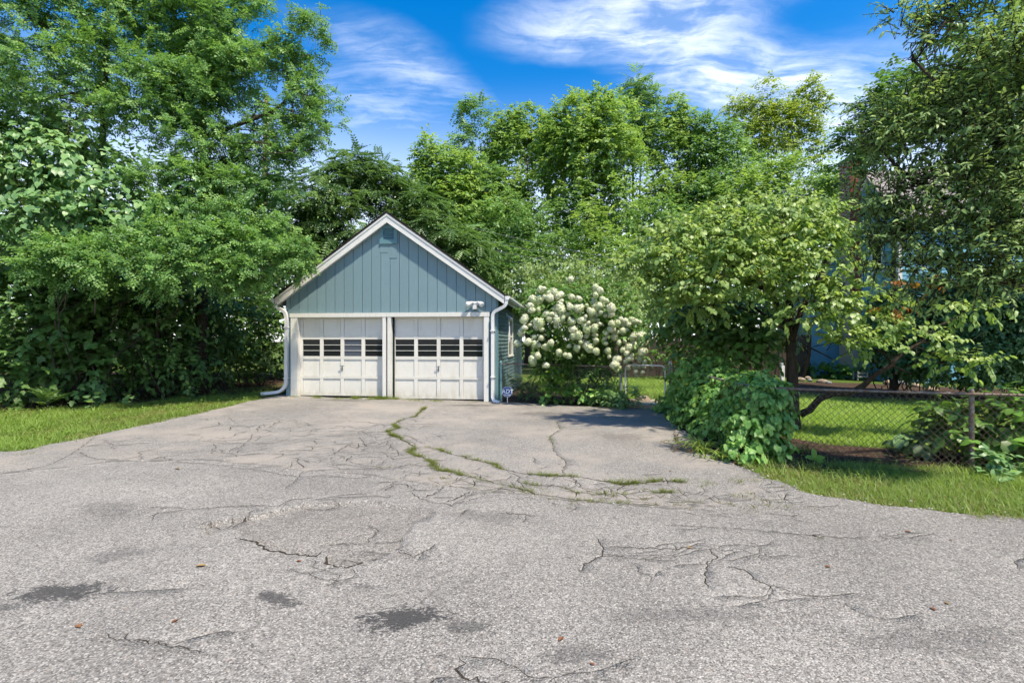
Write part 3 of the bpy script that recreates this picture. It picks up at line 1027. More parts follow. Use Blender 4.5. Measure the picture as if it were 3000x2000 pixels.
# vertical boards of the gable
rb = np.random.default_rng(21)
bx = 0.0
edges_b = [0.0, 0.115]
while edges_b[-1] < GW - 0.14:
    edges_b.append(edges_b[-1] + 0.243)
edges_b[-1] = GW - 0.12
edges_b.append(GW)
vx0, vx1, vz0 = 2.755 - 0.235, 2.755 + 0.235, 3.955
for a, b in zip(edges_b[:-1], edges_b[1:]):
    yo = -rb.uniform(0.0, 0.005)
    a2, b2 = a + 0.0055, b - 0.0055
    zb = 2.226 + rb.uniform(-0.004, 0.004) if 0.1 < a < GW - 0.2 else 0.02
    top = lambda x: rt(x) - 0.09
    ring = [(a2, zb), (b2, zb), (b2, top(b2))]
    if a2 < GW / 2 < b2:
        ring.append((GW / 2, APEX - 0.09))
    ring.append((a2, top(a2)))
    MB().prism(ring, 'y', yo, 0.028).build('gable_board', M['blue'], garage)
for (x0, x1, z0, z1) in ((2.53, 2.74, 3.74, 3.93), (2.77, 2.97, 3.60, 3.93)):
    gbox('patch_board', M['blue'], x0, x1, -0.0085, -0.0055, z0, z1)

# louvred vent under the ridge
vent = MB()
vent.box(vx0, vx0 + 0.095, -0.035, -0.006, vz0, 4.41)
vent.box(vx1 - 0.095, vx1, -0.035, -0.006, vz0, 4.41)
vent.box(vx0 + 0.095, vx1 - 0.095, -0.035, -0.006, vz0, vz0 + 0.10)
vent.box(vx0 + 0.095, vx1 - 0.095, -0.035, -0.006, 4.345, 4.46)
ventf = vent.build('gable_vent', M['teal'], garage)
MB().box(vx0 + 0.095, vx1 - 0.095, -0.006, -0.0055, vz0 + 0.1, 4.345).build('vent_shade_sheet', M['vent_shade'], ventf)  # flat dark sheet; the shade of the opening is its colour
for k in range(6):
    z = vz0 + 0.105 + k * 0.0485
    MB().add([(vx0 + 0.095, -0.028, z), (vx1 - 0.095, -0.028, z), (vx1 - 0.095, -0.008, z + 0.03), (vx0 + 0.095, -0.008, z + 0.03),
              (vx0 + 0.095, -0.028, z + 0.008), (vx1 - 0.095, -0.028, z + 0.008), (vx1 - 0.095, -0.008, z + 0.038), (vx0 + 0.095, -0.008, z + 0.038)],
             [(0, 3, 2, 1), (4, 5, 6, 7), (0, 1, 5, 4), (1, 2, 6, 5), (2, 3, 7, 6), (3, 0, 4, 7)]).build('slat', M['teal'], ventf)

# roof, barge boards, soffits
EO, FO = 0.24, 0.135          # eave and front overhang
for s, xe in ((-1, -EO), (1, GW + EO)):
    ring = [(xe, rt(xe)), (GW / 2, APEX), (GW / 2, APEX - 0.06), (xe, rt(xe) - 0.055)]
    MB().prism(ring, 'y', -FO - 0.035, GD + 0.2).build('roof_slope', M['shingle'], garage)
    xb = xe + (0.03 if s < 0 else -0.03)
    face = [(xb, rt(xb) - 0.058), (GW / 2, APEX - 0.062), (GW / 2, APEX - 0.285), (xb, rt(xb) - 0.262)]
    MB().prism(face, 'y', -FO - 0.012, -FO + 0.018).build('barge_board', M['white'], garage)
    lip = [(xb, rt(xb) - 0.058), (GW / 2, APEX - 0.062), (GW / 2, APEX - 0.118), (xb, rt(xb) - 0.110)]
    MB().prism(lip, 'y', -FO - 0.028, -FO - 0.013).build('barge_moulding', M['white'], garage)
    sof = [(xb, rt(xb) - 0.215), (GW / 2, APEX - 0.235), (GW / 2, APEX - 0.257), (xb, rt(xb) - 0.237)]
    MB().prism(sof, 'y', -FO + 0.0185, -0.006).build('soffit', M['white'], garage)
    # side fascia + gutter
    xf0, xf1 = (xe + 0.005, xe + 0.03) if s < 0 else (xe - 0.03, xe - 0.005)
    MB().box(xf0, xf1, -FO + 0.02, GD + 0.18, rt(xe) - 0.21, rt(xe) - 0.06).build('fascia', M['white_old'], garage)
    gx_ = [(0, -0.02), (0, -0.105), (0.075, -0.105), (0.105, -0.06), (0.105, -0.015), (0.098, -0.015), (0.098, -0.058), (0.071, -0.099), (0.006, -0.099), (0.006, -0.02)]
    ring = [(xe + s * (0.001 + p), rt(xe) + q - 0.035) for p, q in gx_]
    MB().prism(ring, 'y', -FO - 0.04, GD + 0.2).build('gutter', M['metal_white'], garage)
    MB().prism([(xe + s * (0.0015 + p), rt(xe) + q - 0.035) for p, q in [(0, -0.02), (0, -0.105), (0.075, -0.105), (0.105, -0.06), (0.105, -0.015)]], 'y', -FO - 0.045, -FO - 0.0405).build('gutter_end', M['metal_white'], garage)


def downspout(path, w=0.040):
    m = MB()
    m.tube(path, w * 1.35, 4)
    return m


def arc(path, n=5):
    """round the inner corners of a path"""
    P = [Vector(p) for p in path]
    out = [P[0]]
    for a, b, c in zip(P[:-2], P[1:-1], P[2:]):
        d = min(0.10, (b - a).length * 0.45, (c - b).length * 0.45)
        s, e = b + (a - b).normalized() * d, b + (c - b).normalized() * d
        for i in range(n + 1):
            t_ = i / n
            out.append(s * (1 - t_) ** 2 + b * 2 * t_ * (1 - t_) + e * t_ ** 2)
    out.append(P[-1])
    return out


dr = downspout(arc([(5.765, -0.13, 2.60), (5.765, -0.13, 2.38), (5.42, -0.075, 2.215), (5.415, -0.062, 2.0), (5.415, -0.062, 0.12), (5.47, -0.11, 0.03), (5.60, -0.16, 0.015)])).build('downspout', M['metal_white'], garage)
dl = downspout(arc([(-0.285, -0.13, 2.60), (-0.285, -0.13, 2.42), (0.03, -0.075, 2.27), (0.055, -0.062, 2.05), (0.04, -0.062, 0.36), (-0.12, -0.08, 0.20), (-0.58, -0.16, 0.15)])).build('downspout', M['metal_white'], garage)
for par, x, zs in ((dr, 5.415, (1.75, 0.62)), (dl, 0.045, (1.85, 0.55))):
    for z in zs:
        gbox('strap', M['metal_white'], x - 0.058, x + 0.058, -0.122, -0.006, z, z + 0.02, parent=par)

# header, casings, jambs
gbox('header_trim', M['white_old'], 0.125, 2.70, -0.042, 0.019, 2.118, 2.222)
gbox('header_trim', M['white_old'], 2.7025, 5.325, -0.042, 0.019, 2.118, 2.222)
gbox('casing', M['white_old'], 0.145, 0.325, -0.034, 0.019, -0.02, 2.117)
gbox('casing', M['white'], 2.600, 2.682, -0.034, 0.22, -0.02, 2.117)
gbox('casing', M['white_old'], 2.728, 2.815, -0.034, 0.22, -0.02, 2.117)
gbox('casing', M['white'], 5.190, 5.310, -0.034, 0.019, -0.02, 2.117)
gbox('jamb', M['white_old'], 0.301, 0.3245, 0.0195, 0.26, -0.02, 2.15)
gbox('jamb', M['white_old'], 5.1905, 5.215, 0.0195, 0.26, -0.02, 2.15)
gbox('jamb', M['white'], 0.326, 2.599, 0.12, 0.26, 2.10, 2.16)
gbox('jamb', M['white'], 2.816, 5.189, 0.12, 0.26, 2.10, 2.16)


def garage_door(x0, x1, zb, blue_pane):
    yd = 0.13
    d = MB().box(x0, x1, yd + 0.035, yd + 0.05, zb, 2.118)
    # backing with the window row left open
    d = MB()
    d.box(x0, x1, yd + 0.030, yd + 0.045, zb, 1.09)
    d.box(x0, x1, yd + 0.030, yd + 0.045, 1.59, 2.118)
    door = d.build('garage_door', M['cream'], garage)
    rows = [(zb + 0.055, 0.545), (0.605, 1.045), (1.120, 1.555), (1.610, 2.080)]
    # rails
    zr = [(zb, zb + 0.055), (0.545, 0.573), (0.576, 0.605), (1.045, 1.081), (1.084, 1.120), (1.555, 1.581), (1.584, 1.610), (2.080, 2.118)]
    for (a, b) in zr:
        gbox('rail', M['cream'], x0, x1, yd + 0.002, yd + 0.0295, a, b, parent=door)
    W = x1 - x0
    sw = 0.092
    es = 0.06
    pw = (W - 2 * es - 3 * sw) / 4
    xs = []
    x = x0 + es
    for k in range(4):
        xs.append((x, x + pw))
        x += pw + sw
    st = [(x0, xs[0][0])] + [(xs[k][1], xs[k + 1][0]) for k in range(3)] + [(xs[3][1], x1)]
    for ri, (a, b) in enumerate(rows):
        for (p, q) in st:
            gbox('stile', M['cream'], p, q, yd + 0.0035, yd + 0.0295, a, b, parent=door)
        for k, (p, q) in enumerate(xs):
            if ri != 2:
                m = MB()
                m.box(p + 0.012, q - 0.012, yd + 0.022, yd + 0.0299, a + 0.012, b - 0.012)
                m.build('panel', M['cream'], door)
            else:
                h = (b - a) / 3
                for j in range(3):
                    MB().box(p, q, yd + 0.026, yd + 0.029, a + j * h + 0.0005, a + (j + 1) * h - 0.0005).build(
                        'pane', M['glass_reflection'] if (blue_pane == k) else M['glass'], door)
                for j in (1, 2):
                    gbox('muntin', M['white'], p, q, yd + 0.012, yd + 0.0255, a + j * h - 0.0055, a + j * h + 0.0055, parent=door)
    xm = (x0 + x1) / 2
    hd = MB().box(xm - 0.016, xm + 0.016, yd - 0.006, yd + 0.001, 0.74, 0.89)
    hd.tube([(xm - 0.055, yd - 0.03, 0.87), (xm + 0.055, yd - 0.03, 0.87)], 0.011, 6)
    hd.tube([(xm, yd - 0.03, 0.87), (xm, yd, 0.87)], 0.009, 6)
    hd.tube([(xm, yd - 0.014, 0.78), (xm, yd, 0.78)], 0.014, 8)
    hd.build('handle', M['steel'], door)
    gbox('seal', M['rubber'], x0 + 0.002, x1 - 0.002, yd + 0.006, yd + 0.04, zb - 0.022, zb - 0.001, parent=door)
    return door


garage_door(0.326, 2.599, 0.105, 2)
garage_door(2.816, 5.189, 0.055, -1)

# lap siding on the side that faces the yard, and its window
wy0, wy1, wz0, wz1 = 2.20, 3.28, 1.10, 2.18
k = 0
z = -0.04
while z < 2.70:
    segs = [(0.09, GD)]
    if z + 0.1 > wz0 - 0.02 and z < wz1 + 0.02:
        segs = [(0.09, wy0 - 0.03), (wy1 + 0.03, GD)]
    for (a, b) in segs:
        MB().prism([(GW - 0.018, z), (GW + 0.026, z), (GW + 0.002, z + 0.112), (GW - 0.018, z + 0.112)], 'y', a, b).build('siding_board', M['tealside_shaded'], garage)
    z += 0.098
gbox('corner_board', M['teal'], GW - 0.017, GW + 0.034, 0.0285, 0.088, -0.1, 2.7)
gbox('corner_board', M['teal'], GW - 0.1, GW + 0.022, GD + 0.001, GD + 0.03, -0.1, 2.7)
sw_ = MB()
sw_.box(GW - 0.017, GW + 0.035, wy0 - 0.028, wy0 + 0.07, wz0, wz1)
sw_.box(GW - 0.017, GW + 0.035, wy1 - 0.07, wy1 + 0.028, wz0, wz1)
sw_.box(GW - 0.017, GW + 0.035, wy0 + 0.07, wy1 - 0.07, wz1 - 0.08, wz1)
sw_.box(GW - 0.017, GW + 0.055, wy0 - 0.03, wy1 + 0.03, wz0 - 0.05, wz0 - 0.001)
sw_.box(GW - 0.012, GW + 0.02, wy0 + 0.07, wy1 - 0.07, (wz0 + wz1) / 2 - 0.02, (wz0 + wz1) / 2 + 0.02)
swo = sw_.build('window', M['white_old'], garage)
MB().box(GW - 0.016, GW - 0.008, wy0 + 0.07, wy1 - 0.07, wz0, wz1 - 0.08).build('pane', M['glass'], swo)

# ------------------------------------------------------------------ twin floodlight on the gable
lx, lz = 4.97, 2.40
fl = empty('floodlight', gworld(lx, -0.005, lz), 'white twin head floodlight with motion sensor above the garage door', 'floodlight', rz=GA)
m = MB()
m.tube([(0, 0, 0.02), (0, -0.035, 0.02)], 0.062, 12)
m.tube([(-0.075, -0.055, 0.06), (0.075, -0.055, 0.06)], 0.022, 8)
m.tube([(0, -0.03, 0.02), (0, -0.06, 0.06)], 0.03, 8)
m.build('base', M['metal_white'], fl)
t = NT('frosted_lens')
t.surface((0.72, 0.76, 0.70), 0.3, 0.5)
for s in (-1, 1):
    ax = Vector((s * 0.72, -0.42, -0.42)).normalized()
    p0 = Vector((s * 0.065, -0.06, 0.07))
    m = MB()
    m.tube([p0, p0 + ax * 0.03, p0 + ax * 0.10, p0 + ax * 0.165, p0 + ax * 0.17], [0.022, 0.030, 0.056, 0.068, 0.064], 14, cap=True)
    hd = m.build('lamp_head', M['metal_white'], fl, True)
    MB().tube([p0 + ax * 0.1705, p0 + ax * 0.176], [0.060, 0.045], 14).build('lens', t.m, hd)
m = MB()
m.box(-0.047, 0.047, -0.115, -0.02, -0.105, -0.065)
m.box(-0.047, 0.047, -0.105, -0.02, -0.058, -0.02)
m.tube([(0, -0.06, -0.02), (0, -0.05, 0.03)], 0.012, 6)
m.build('motion_sensor', M['metal_white'], fl)

wl_ = empty('wall_lamp', gworld(GW + 0.012, 1.75, 2.16), 'small white lamp on the shaded side wall under the eave', 'lamp', rz=GA)
m = MB()
m.tube([(0, 0, 0.08), (0.03, 0, 0.08)], 0.05, 10)
m.tube([(0.02, 0, 0.08), (0.07, 0, 0.05)], 0.015, 6)
m.build('bracket', M['metal_white'], wl_)
MB().tube([(0.06, 0, 0.06), (0.11, -0.03, -0.02), (0.135, -0.045, -0.06)], [0.025, 0.05, 0.065], 12).build('lamp_head', M['metal_white'], wl_)

# ------------------------------------------------------------------ security sign
sx_, sy_ = at(1486.5, 1172, 12.42)[:2]
sgn = empty('yard_sign', (sx_, sy_, 0.0), 'blue octagonal security sign on a thin white stake beside the downspout', 'sign')
t = NT('sign_blue')
SB = t.surface((0.006, 0.068, 0.27), 0.45, 0.25)
t = NT('sign_white')
SW = t.surface((0.82, 0.82, 0.80), 0.4, 0.3)
zc, ro = 0.285, 0.135
octo = lambda r: [(r * math.cos(R(22.5 + 45 * k)), zc + r * math.sin(R(22.5 + 45 * k))) for k in range(8)]
MB().tube([(0, 0.012, -0.03), (0, 0.012, zc - 0.05)], 0.009, 6).build('stake', SW, sgn)
pl = MB().prism(octo(ro), 'y', -0.004, 0.004).build('panel', SW, sgn)
MB().prism(octo(ro * 0.93), 'y', -0.0065, -0.0045).build('face', SB, pl)


def text_mesh(body, size, shear=0.0):
    c = bpy.data.curves.new('lettering', 'FONT')
    c.body = body
    c.size = size
    c.shear = shear
    c.extrude = 0.0006
    c.align_x = 'CENTER'
    c.align_y = 'CENTER'
    c.offset = size * 0.02
    o = bpy.data.objects.new('lettering', c)
    COL.objects.link(o)
    bpy.context.view_layer.update()
    me = bpy.data.meshes.new_from_object(o.evaluated_get(bpy.context.evaluated_depsgraph_get()))
    bpy.data.objects.remove(o)
    return me


tx = link('lettering', text_mesh('ADT', 0.135, 0.12), SW, pl)
tx.rotation_euler = (R(90), 0, 0)
tx.scale = (1.0, 1.0, 1.0)
tx.location = (0, -0.0085, zc - 0.002)
lines = MB()
lines.box(-0.055, 0.055, -0.0075, -0.0068, zc + 0.068, zc + 0.078)
lines.box(-0.085, 0.085, -0.0075, -0.0068, zc - 0.078, zc - 0.066)
lines.box(-0.060, 0.060, -0.0075, -0.0068, zc - 0.096, zc - 0.088)
lines.build('small_print', SW, pl)
# ------------------------------------------------------------------ foliage tools
def unit(a):
    return a / (np.linalg.norm(a, axis=-1, keepdims=True) + 1e-9)


def T_oval(w=0.27, droop=0.18, fold=0.06):
    V = [(0, 0, 0), (0.5, 0, 0), (1, 0, -droop), (0.24, w * 0.85, fold), (0.68, w * 0.8, fold - droop * 0.4), (0.24, -w * 0.85, fold), (0.68, -w * 0.8, fold - droop * 0.4)]
    F = [(0, 1, 3), (3, 1, 4), (1, 2, 4), (0, 5, 1), (5, 6, 1), (1, 6, 2)]
    return np.array(V, float), np.array(F)


def T_diamond(w=0.30, fold=0.09, droop=0.1):
    V = [(0, 0, 0), (0.45, w, fold), (1, 0, -droop), (0.45, -w, fold)]
    return np.array(V, float), np.array([(0, 2, 1), (0, 3, 2)])


def T_heart():
    V = [(0, 0, 0), (1, 0, -0.2), (-0.14, 0.24, 0.03), (0.10, 0.46, 0.06), (0.48, 0.40, 0.02), (0.78, 0.16, -0.08),
         (-0.14, -0.24, 0.03), (0.10, -0.46, 0.06), (0.48, -0.40, 0.02), (0.78, -0.16, -0.08), (0.5, 0, -0.03)]
    F = [(0, 3, 2), (0, 10, 3), (3, 10, 4), (10, 5, 4), (10, 1, 5), (0, 6, 7), (0, 7, 10), (7, 8, 10), (10, 8, 9), (10, 9, 1)]
    return np.array(V, float), np.array(F)


def T_lobed():
    half = [(-0.06, 0.26, 0.02), (0.20, 0.30, 0.04), (0.30, 0.56, 0.0), (0.52, 0.26, 0.03), (0.74, 0.22, -0.05)]
    V = [(0, 0, 0), (0.42, 0, 0.0), (1, 0, -0.18)] + half + [(x, -y, z) for x, y, z in half]
    F = [(0, 1, 3), (3, 1, 4), (4, 1, 5), (5, 1, 6), (6, 1, 7), (7, 1, 2), (0, 8, 1), (8, 9, 1), (9, 10, 1), (10, 11, 1), (11, 12, 1), (12, 2, 1)]
    return np.array(V, float), np.array(F)


def T_frond(n, ll, lw, fwd=0.25, droop=0.35, taper=0.35, first=0.12, stalk_too=True):
    """a feather-like leaf: pairs of leaflets along a curved stalk"""
    V, F = [], []

    def stalk(t):
        return np.array([t, 0, -droop * t * t])

    def leaflet(p, d, L, w):
        d = d / np.linalg.norm(d)
        s = np.cross([0, 0, 1], d)
        s /= np.linalg.norm(s) + 1e-9
        b = len(V)
        V.extend([p, p + d * L * 0.45 + s * w + [0, 0, 0.02], p + d * L + [0, 0, -0.05 * L / ll * 0.3], p + d * L * 0.45 - s * w + [0, 0, 0.02]])
        F.extend([(b, b + 2, b + 1), (b, b + 3, b + 2)])
    for i in range(n):
        t_ = first + (1 - first) * i / n
        p = stalk(t_)
        k = 1 - taper * abs(t_ - 0.45) / 0.55
        for s in (-1, 1):
            leaflet(p, np.array([fwd, s, -0.18]), ll * k, lw * k)
    leaflet(stalk(1.0), np.array([1, 0, -droop * 1.5]), ll * 0.9, lw)
    if not stalk_too:
        return np.array(V, float), np.array(F)
    b = len(V)
    V.extend([stalk(0), stalk(0.5) + [0, 0.008, 0], stalk(1.0), stalk(0.5) + [0, -0.008, 0]])
    F.extend([(b, b + 1, b + 2), (b, b + 2, b + 3)])
    return np.array(V, float), np.array(F)


def T_blade(bend=0.45):
    V = [(0, 0.5, 0), (0, -0.5, 0), (0.55, 0.36, bend * 0.28), (0.55, -0.36, bend * 0.28), (1, 0, bend)]
    return np.array(V, float), np.array([(0, 1, 2), (2, 1, 3), (2, 3, 4)])


TPL = {'oval': T_oval(), 'slim': T_oval(0.20, 0.30, 0.05), 'lance': T_oval(0.155, 0.42, 0.05), 'diamond': T_diamond(), 'heart': T_heart(), 'lobed': T_lobed(),
       'locust': T_frond(3, 0.42, 0.15, 0.12, 0.18, stalk_too=False), 'heaven': T_frond(6, 0.29, 0.066, 0.45, 0.38), 'blade': T_blade(), 'spike': (np.array([(0, 0.5, 0), (0, -0.5, 0), (1, 0, 0.2)], float), np.array([(0, 1, 2)])), 'broadoval': T_oval(0.36, 0.16, 0.05)}


def place(tpl, P, D, N, S, W=None, v=None):
    """copies of a leaf template: base P, direction D, face normal N, length S, width factor W"""
    V0, F0 = TPL[tpl]
    D = unit(D)
    N = N - D * np.sum(N * D, 1, keepdims=True)
    N = unit(N)
    B = np.cross(N, D)
    S = np.broadcast_to(np.asarray(S, float), (len(P),))
    Wf = S if W is None else np.broadcast_to(np.asarray(W, float), (len(P),))
    V = (P[:, None, :] + V0[None, :, 0:1] * (D * S[:, None])[:, None, :] + V0[None, :, 1:2] * (B * Wf[:, None])[:, None, :]
         + V0[None, :, 2:3] * (N * S[:, None])[:, None, :])
    F = F0[None] + (np.arange(len(P)) * len(V0))[:, None, None]
    vv = np.repeat(v if v is not None else RNG.random(len(P)), len(F0))
    return V.reshape(-1, 3), F.reshape(-1, 3), vv


def join(parts):
    Vs, Fs, vs, b = [], [], [], 0
    for V, F, v in parts:
        Vs.append(V)
        Fs.append(F + b)
        vs.append(v)
        b += len(V)
    return np.concatenate(Vs), np.concatenate(Fs), np.concatenate(vs)


def noise3(P, scale, seed):
    r = np.random.default_rng(seed)
    f = np.zeros(len(P))
    for k in range(7):
        d = unit(r.normal(size=3)) * (1.0 / scale) * r.uniform(0.7, 2.2)
        f += np.sin(P @ d * 2 * math.pi * 0.5 + r.uniform(0, 6.28))
    return f / 2.6


def E(px, py, Y, rx, ry, rd=None, w=1.0):
    """a mass of foliage: centre seen at (px,py) at depth Y, half sizes rx, ry (as seen) and rd metres deep"""
    k = Y / 1500
    c = at(px, py, Y)
    return (c, (rx * k, rd if rd is not None else (rx + ry) * 0.5 * k, ry * k), w)


def sprays(ells, n, L, per, rng, droop=0.3, up=0.25, gap=None, gap_scale=0.8, spread=0.9, inner=0.35, jit=0.45, leaf_droop=0.25, seed=1, face=0.6, two_rank=True, flat=0.0, dj=0.22, nj=0.32):
    """leafy twigs spread through the masses; returns leaf bases, directions, normals, the twig index and the twigs"""
    wt = np.array([e[1][0] * e[1][2] * e[2] for e in ells])
    k = rng.choice(len(ells), n, p=wt / wt.sum())
    C = np.array([e[0] for e in ells])[k]
    Rr = np.array([e[1] for e in ells])[k]
    u = unit(rng.normal(size=(n, 3)))
    lowmask = (u[:, 2] < -0.25) & (rng.random(n) < 0.45)
    u[lowmask, 2] *= -1
    rad = (inner ** 3 + (1 - inner ** 3) * rng.random(n)) ** (1 / 3)
    P0 = C + u * Rr * rad[:, None]
    if gap is not None:
        keep = noise3(P0, gap_scale, seed) > gap
        P0, u, Rr = P0[keep], u[keep], Rr[keep]
    P0 = P0[:, :]
    n = len(P0)
    out = unit(u / Rr)
    d0 = unit(out * 0.8 + np.array([0, 0, up]) + rng.normal(size=(n, 3)) * jit)
    if flat:
        d0[:, 2] *= (1 - flat)
        d0 = unit(d0)
    Ls = L * rng.uniform(0.6, 1.25, n)
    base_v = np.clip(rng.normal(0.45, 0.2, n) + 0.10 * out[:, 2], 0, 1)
    Pl, Dl, Nl, vl = [], [], [], []
    for i in range(per):
        t_ = (i + 0.6) / per
        pos = P0 + d0 * (Ls * t_)[:, None]
        pos[:, 2] -= droop * Ls * t_ * t_
        tan = d0.copy()
        tan[:, 2] -= 2 * droop * t_
        tan = unit(tan)
        side = unit(np.cross(tan, [0, 0, 1.0]) + 1e-4)
        sg = (1 if i % 2 else -1) * spread
        if i == per - 1:
            sg = 0.1
        D = tan * (1.0 - 0.45 * abs(sg)) + side * sg + rng.normal(size=(n, 3)) * dj
        D[:, 2] -= leaf_droop
        N = np.array([0, 0, 0.8]) + np.array(SUN) * 0.5 + out * face + rng.normal(size=(n, 3)) * nj
        Pl.append(pos)
        Dl.append(D)
        Nl.append(N)
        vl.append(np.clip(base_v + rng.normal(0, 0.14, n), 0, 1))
    ends = P0 + d0 * Ls[:, None]
    ends[:, 2] -= droop * Ls
    return np.concatenate(Pl), np.concatenate(Dl), np.concatenate(Nl), np.concatenate(vl), P0, ends, d0, Ls, droop


def twig_mesh(P0, d0, Ls, droop, r, every=1):
    """thin three-sided stems under the leaves"""
    P0, d0, Ls = P0[::every], d0[::every], Ls[::every]
    n = len(P0)
    rings = []
    for t_, k in ((0.0, 1.0), (0.5, 0.7), (1.0, 0.3)):
        c = P0 + d0 * (Ls * t_)[:, None]
        c[:, 2] -= droop * Ls * t_ * t_
        a = unit(np.cross(d0, [0.13, 0.2, 0.97]))
        b = np.cross(a, d0)
        for th in (0, 2.094, 4.189):
            rings.append(c + (a * math.cos(th) + b * math.sin(th)) * r * k)
    V = np.stack(rings, 1).reshape(-1, 3)
    F0 = []
    for i in range(2):
        for j in range(3):
            q = (j + 1) % 3
            F0 += [(i * 3 + j, i * 3 + q, i * 3 + 3 + q), (i * 3 + j, i * 3 + 3 + q, i * 3 + 3 + j)]
    F = np.array(F0)[None] + (np.arange(n) * 9)[:, None, None]
    return V, F.reshape(-1, 3)


def limb(mb, a, b, r0, r1, sag=0.0, wob=0.06, n=6, sides=6, rng=None):
    a, b = np.array(a, float), np.array(b, float)
    L = np.linalg.norm(b - a)
    pts, rr = [], []
    o = np.zeros(3)
    for i in range(n + 1):
        t_ = i / n
        p = a * (1 - t_) + b * t_
        p[2] += sag * L * 4 * t_ * (1 - t_)
        if 0 < i < n and rng is not None:
            p += rng.normal(size=3) * wob * L / n * 1.6
        pts.append(tuple(p))
        rr.append(r0 + (r1 - r0) * t_ ** 0.8)
    mb.tube(pts, rr, sides)
    return pts


def mb_tris(mb):
    V = np.array(mb.v)
    F = []
    for f in mb.f:
        for i in range(1, len(f) - 1):
            F.append((f[0], f[i], f[i + 1]))
    return V, np.array(F)


def tree(name, label, cat, base, trunk_top, r0, ells, tpl, mat, n, L, per, size, bark='dark', seed=1, group=None, trunk_mid=None, limbs=True, twigs=True, twig_r=0.006,
         extra=None, sub=0, stems=None, W=None, szvar=0.3, **kw):
    rng = np.random.default_rng(seed)
    root = empty(name, base, label, cat, group)
    b = np.array(base, float)
    P, D, N, v, P0, ends, d0, Ls, dr = sprays(ells, n, L, per, rng, seed=seed, **kw)
    S = size * rng.uniform(1 - szvar, 1 + szvar, len(P))
    parts = [place(tpl, P - b, D, N, S, None if W is None else S * W, v)]
    if extra:
        parts += [(V_ - b, F_, v_) for V_, F_, v_ in extra]
    V, F, vv = join(parts)
    link('crown', npmesh('crown', V, F, vv), LF[mat] if isinstance(mat, str) else mat, root)
    mb = MB()
    tt = np.array(trunk_top, float)
    tm = np.array(trunk_mid, float) if trunk_mid is not None else (b + tt) / 2 + rng.normal(size=3) * [0.1, 0.1, 0] * np.linalg.norm(tt - b) * 0.25
    spine = []
    for i in range(13):
        t_ = i / 12
        spine.append(b * (1 - t_) ** 2 + tm * 2 * t_ * (1 - t_) + tt * t_ * t_)
    spine = np.array(spine)
    cand = [(spine[i_], max(0.012, r0 * (1 - 0.8 * i_ / 12) * 0.45)) for i_ in range(3, 13)]
    for st_ in (stems or []):
        cand += [(np.array(p_), r_ * 0.5) for p_, r_ in zip(*st_)]
    rr = [r0 * (1.25 if i == 0 else 1.0) * (1 - 0.8 * i / 12) for i in range(13)]
    mb.tube([tuple(p - b) for p in spine], rr, 8)
    for st_ in (stems or []):
        pts, rads = st_
        mb.tube([tuple(np.array(p) - b) for p in pts], rads, 7)
    if limbs:
        for (c, r, w) in ells:
            c = np.array(c)
            cost = [np.linalg.norm(c - q_) + 2.2 * max(0.0, q_[2] - c[2] + 0.1 * np.linalg.norm(c - q_)) for q_, _ in cand]
            start, lr = cand[int(np.argmin(cost))]
            lr = max(0.008, lr)
            pts = limb(mb, start - b, c - b, lr, lr * 0.25, 0.05, 0.5, 6, 5, rng)
            for q in range(sub):
                e = np.array(pts[3 + q % 3])
                u = unit(rng.normal(size=3)) * np.array(r) * 0.85
                u[2] = abs(u[2]) * 0.6
                limb(mb, e, c - b + u, lr * 0.4, lr * 0.12, 0.03, 0.5, 4, 4, rng)
    V1, F1 = mb_tris(mb)
    if twigs:
        V2, F2 = twig_mesh(P0 - b, d0, Ls, dr, twig_r)
        F1 = np.vstack([F1, F2 + len(V1)])
        V1 = np.vstack([V1, V2])
    link('trunk', npmesh('trunk', V1, F1, smooth_shade=True), BK[bark], root)
    return root


def single_leaves(root, tpl, mat, P, D, N, S, W, v, variants=5):
    """the nearest leaves of a plant as parts of their own, sharing a few meshes"""
    V0, F0 = TPL[tpl]
    meshes = []
    for k in range(variants):
        me = npmesh('leaf', V0, F0, np.full(len(F0), (k + 0.5) / variants))
        me.materials.append(LF[mat])
        meshes.append(me)
    D = unit(D)
    N = unit(N - D * np.sum(N * D, 1, keepdims=True))
    B = np.cross(N, D)
    for i in range(len(P)):
        o = bpy.data.objects.new('leaf', meshes[min(variants - 1, int(v[i] * variants))])
        COL.objects.link(o)
        o.parent = root
        s_, w_ = S[i], (S[i] if W is None else S[i] * W)
        o.matrix_local = Matrix(((D[i, 0] * s_, B[i, 0] * w_, N[i, 0] * s_, P[i, 0]), (D[i, 1] * s_, B[i, 1] * w_, N[i, 1] * s_, P[i, 1]), (D[i, 2] * s_, B[i, 2] * w_, N[i, 2] * s_, P[i, 2]), (0, 0, 0, 1)))


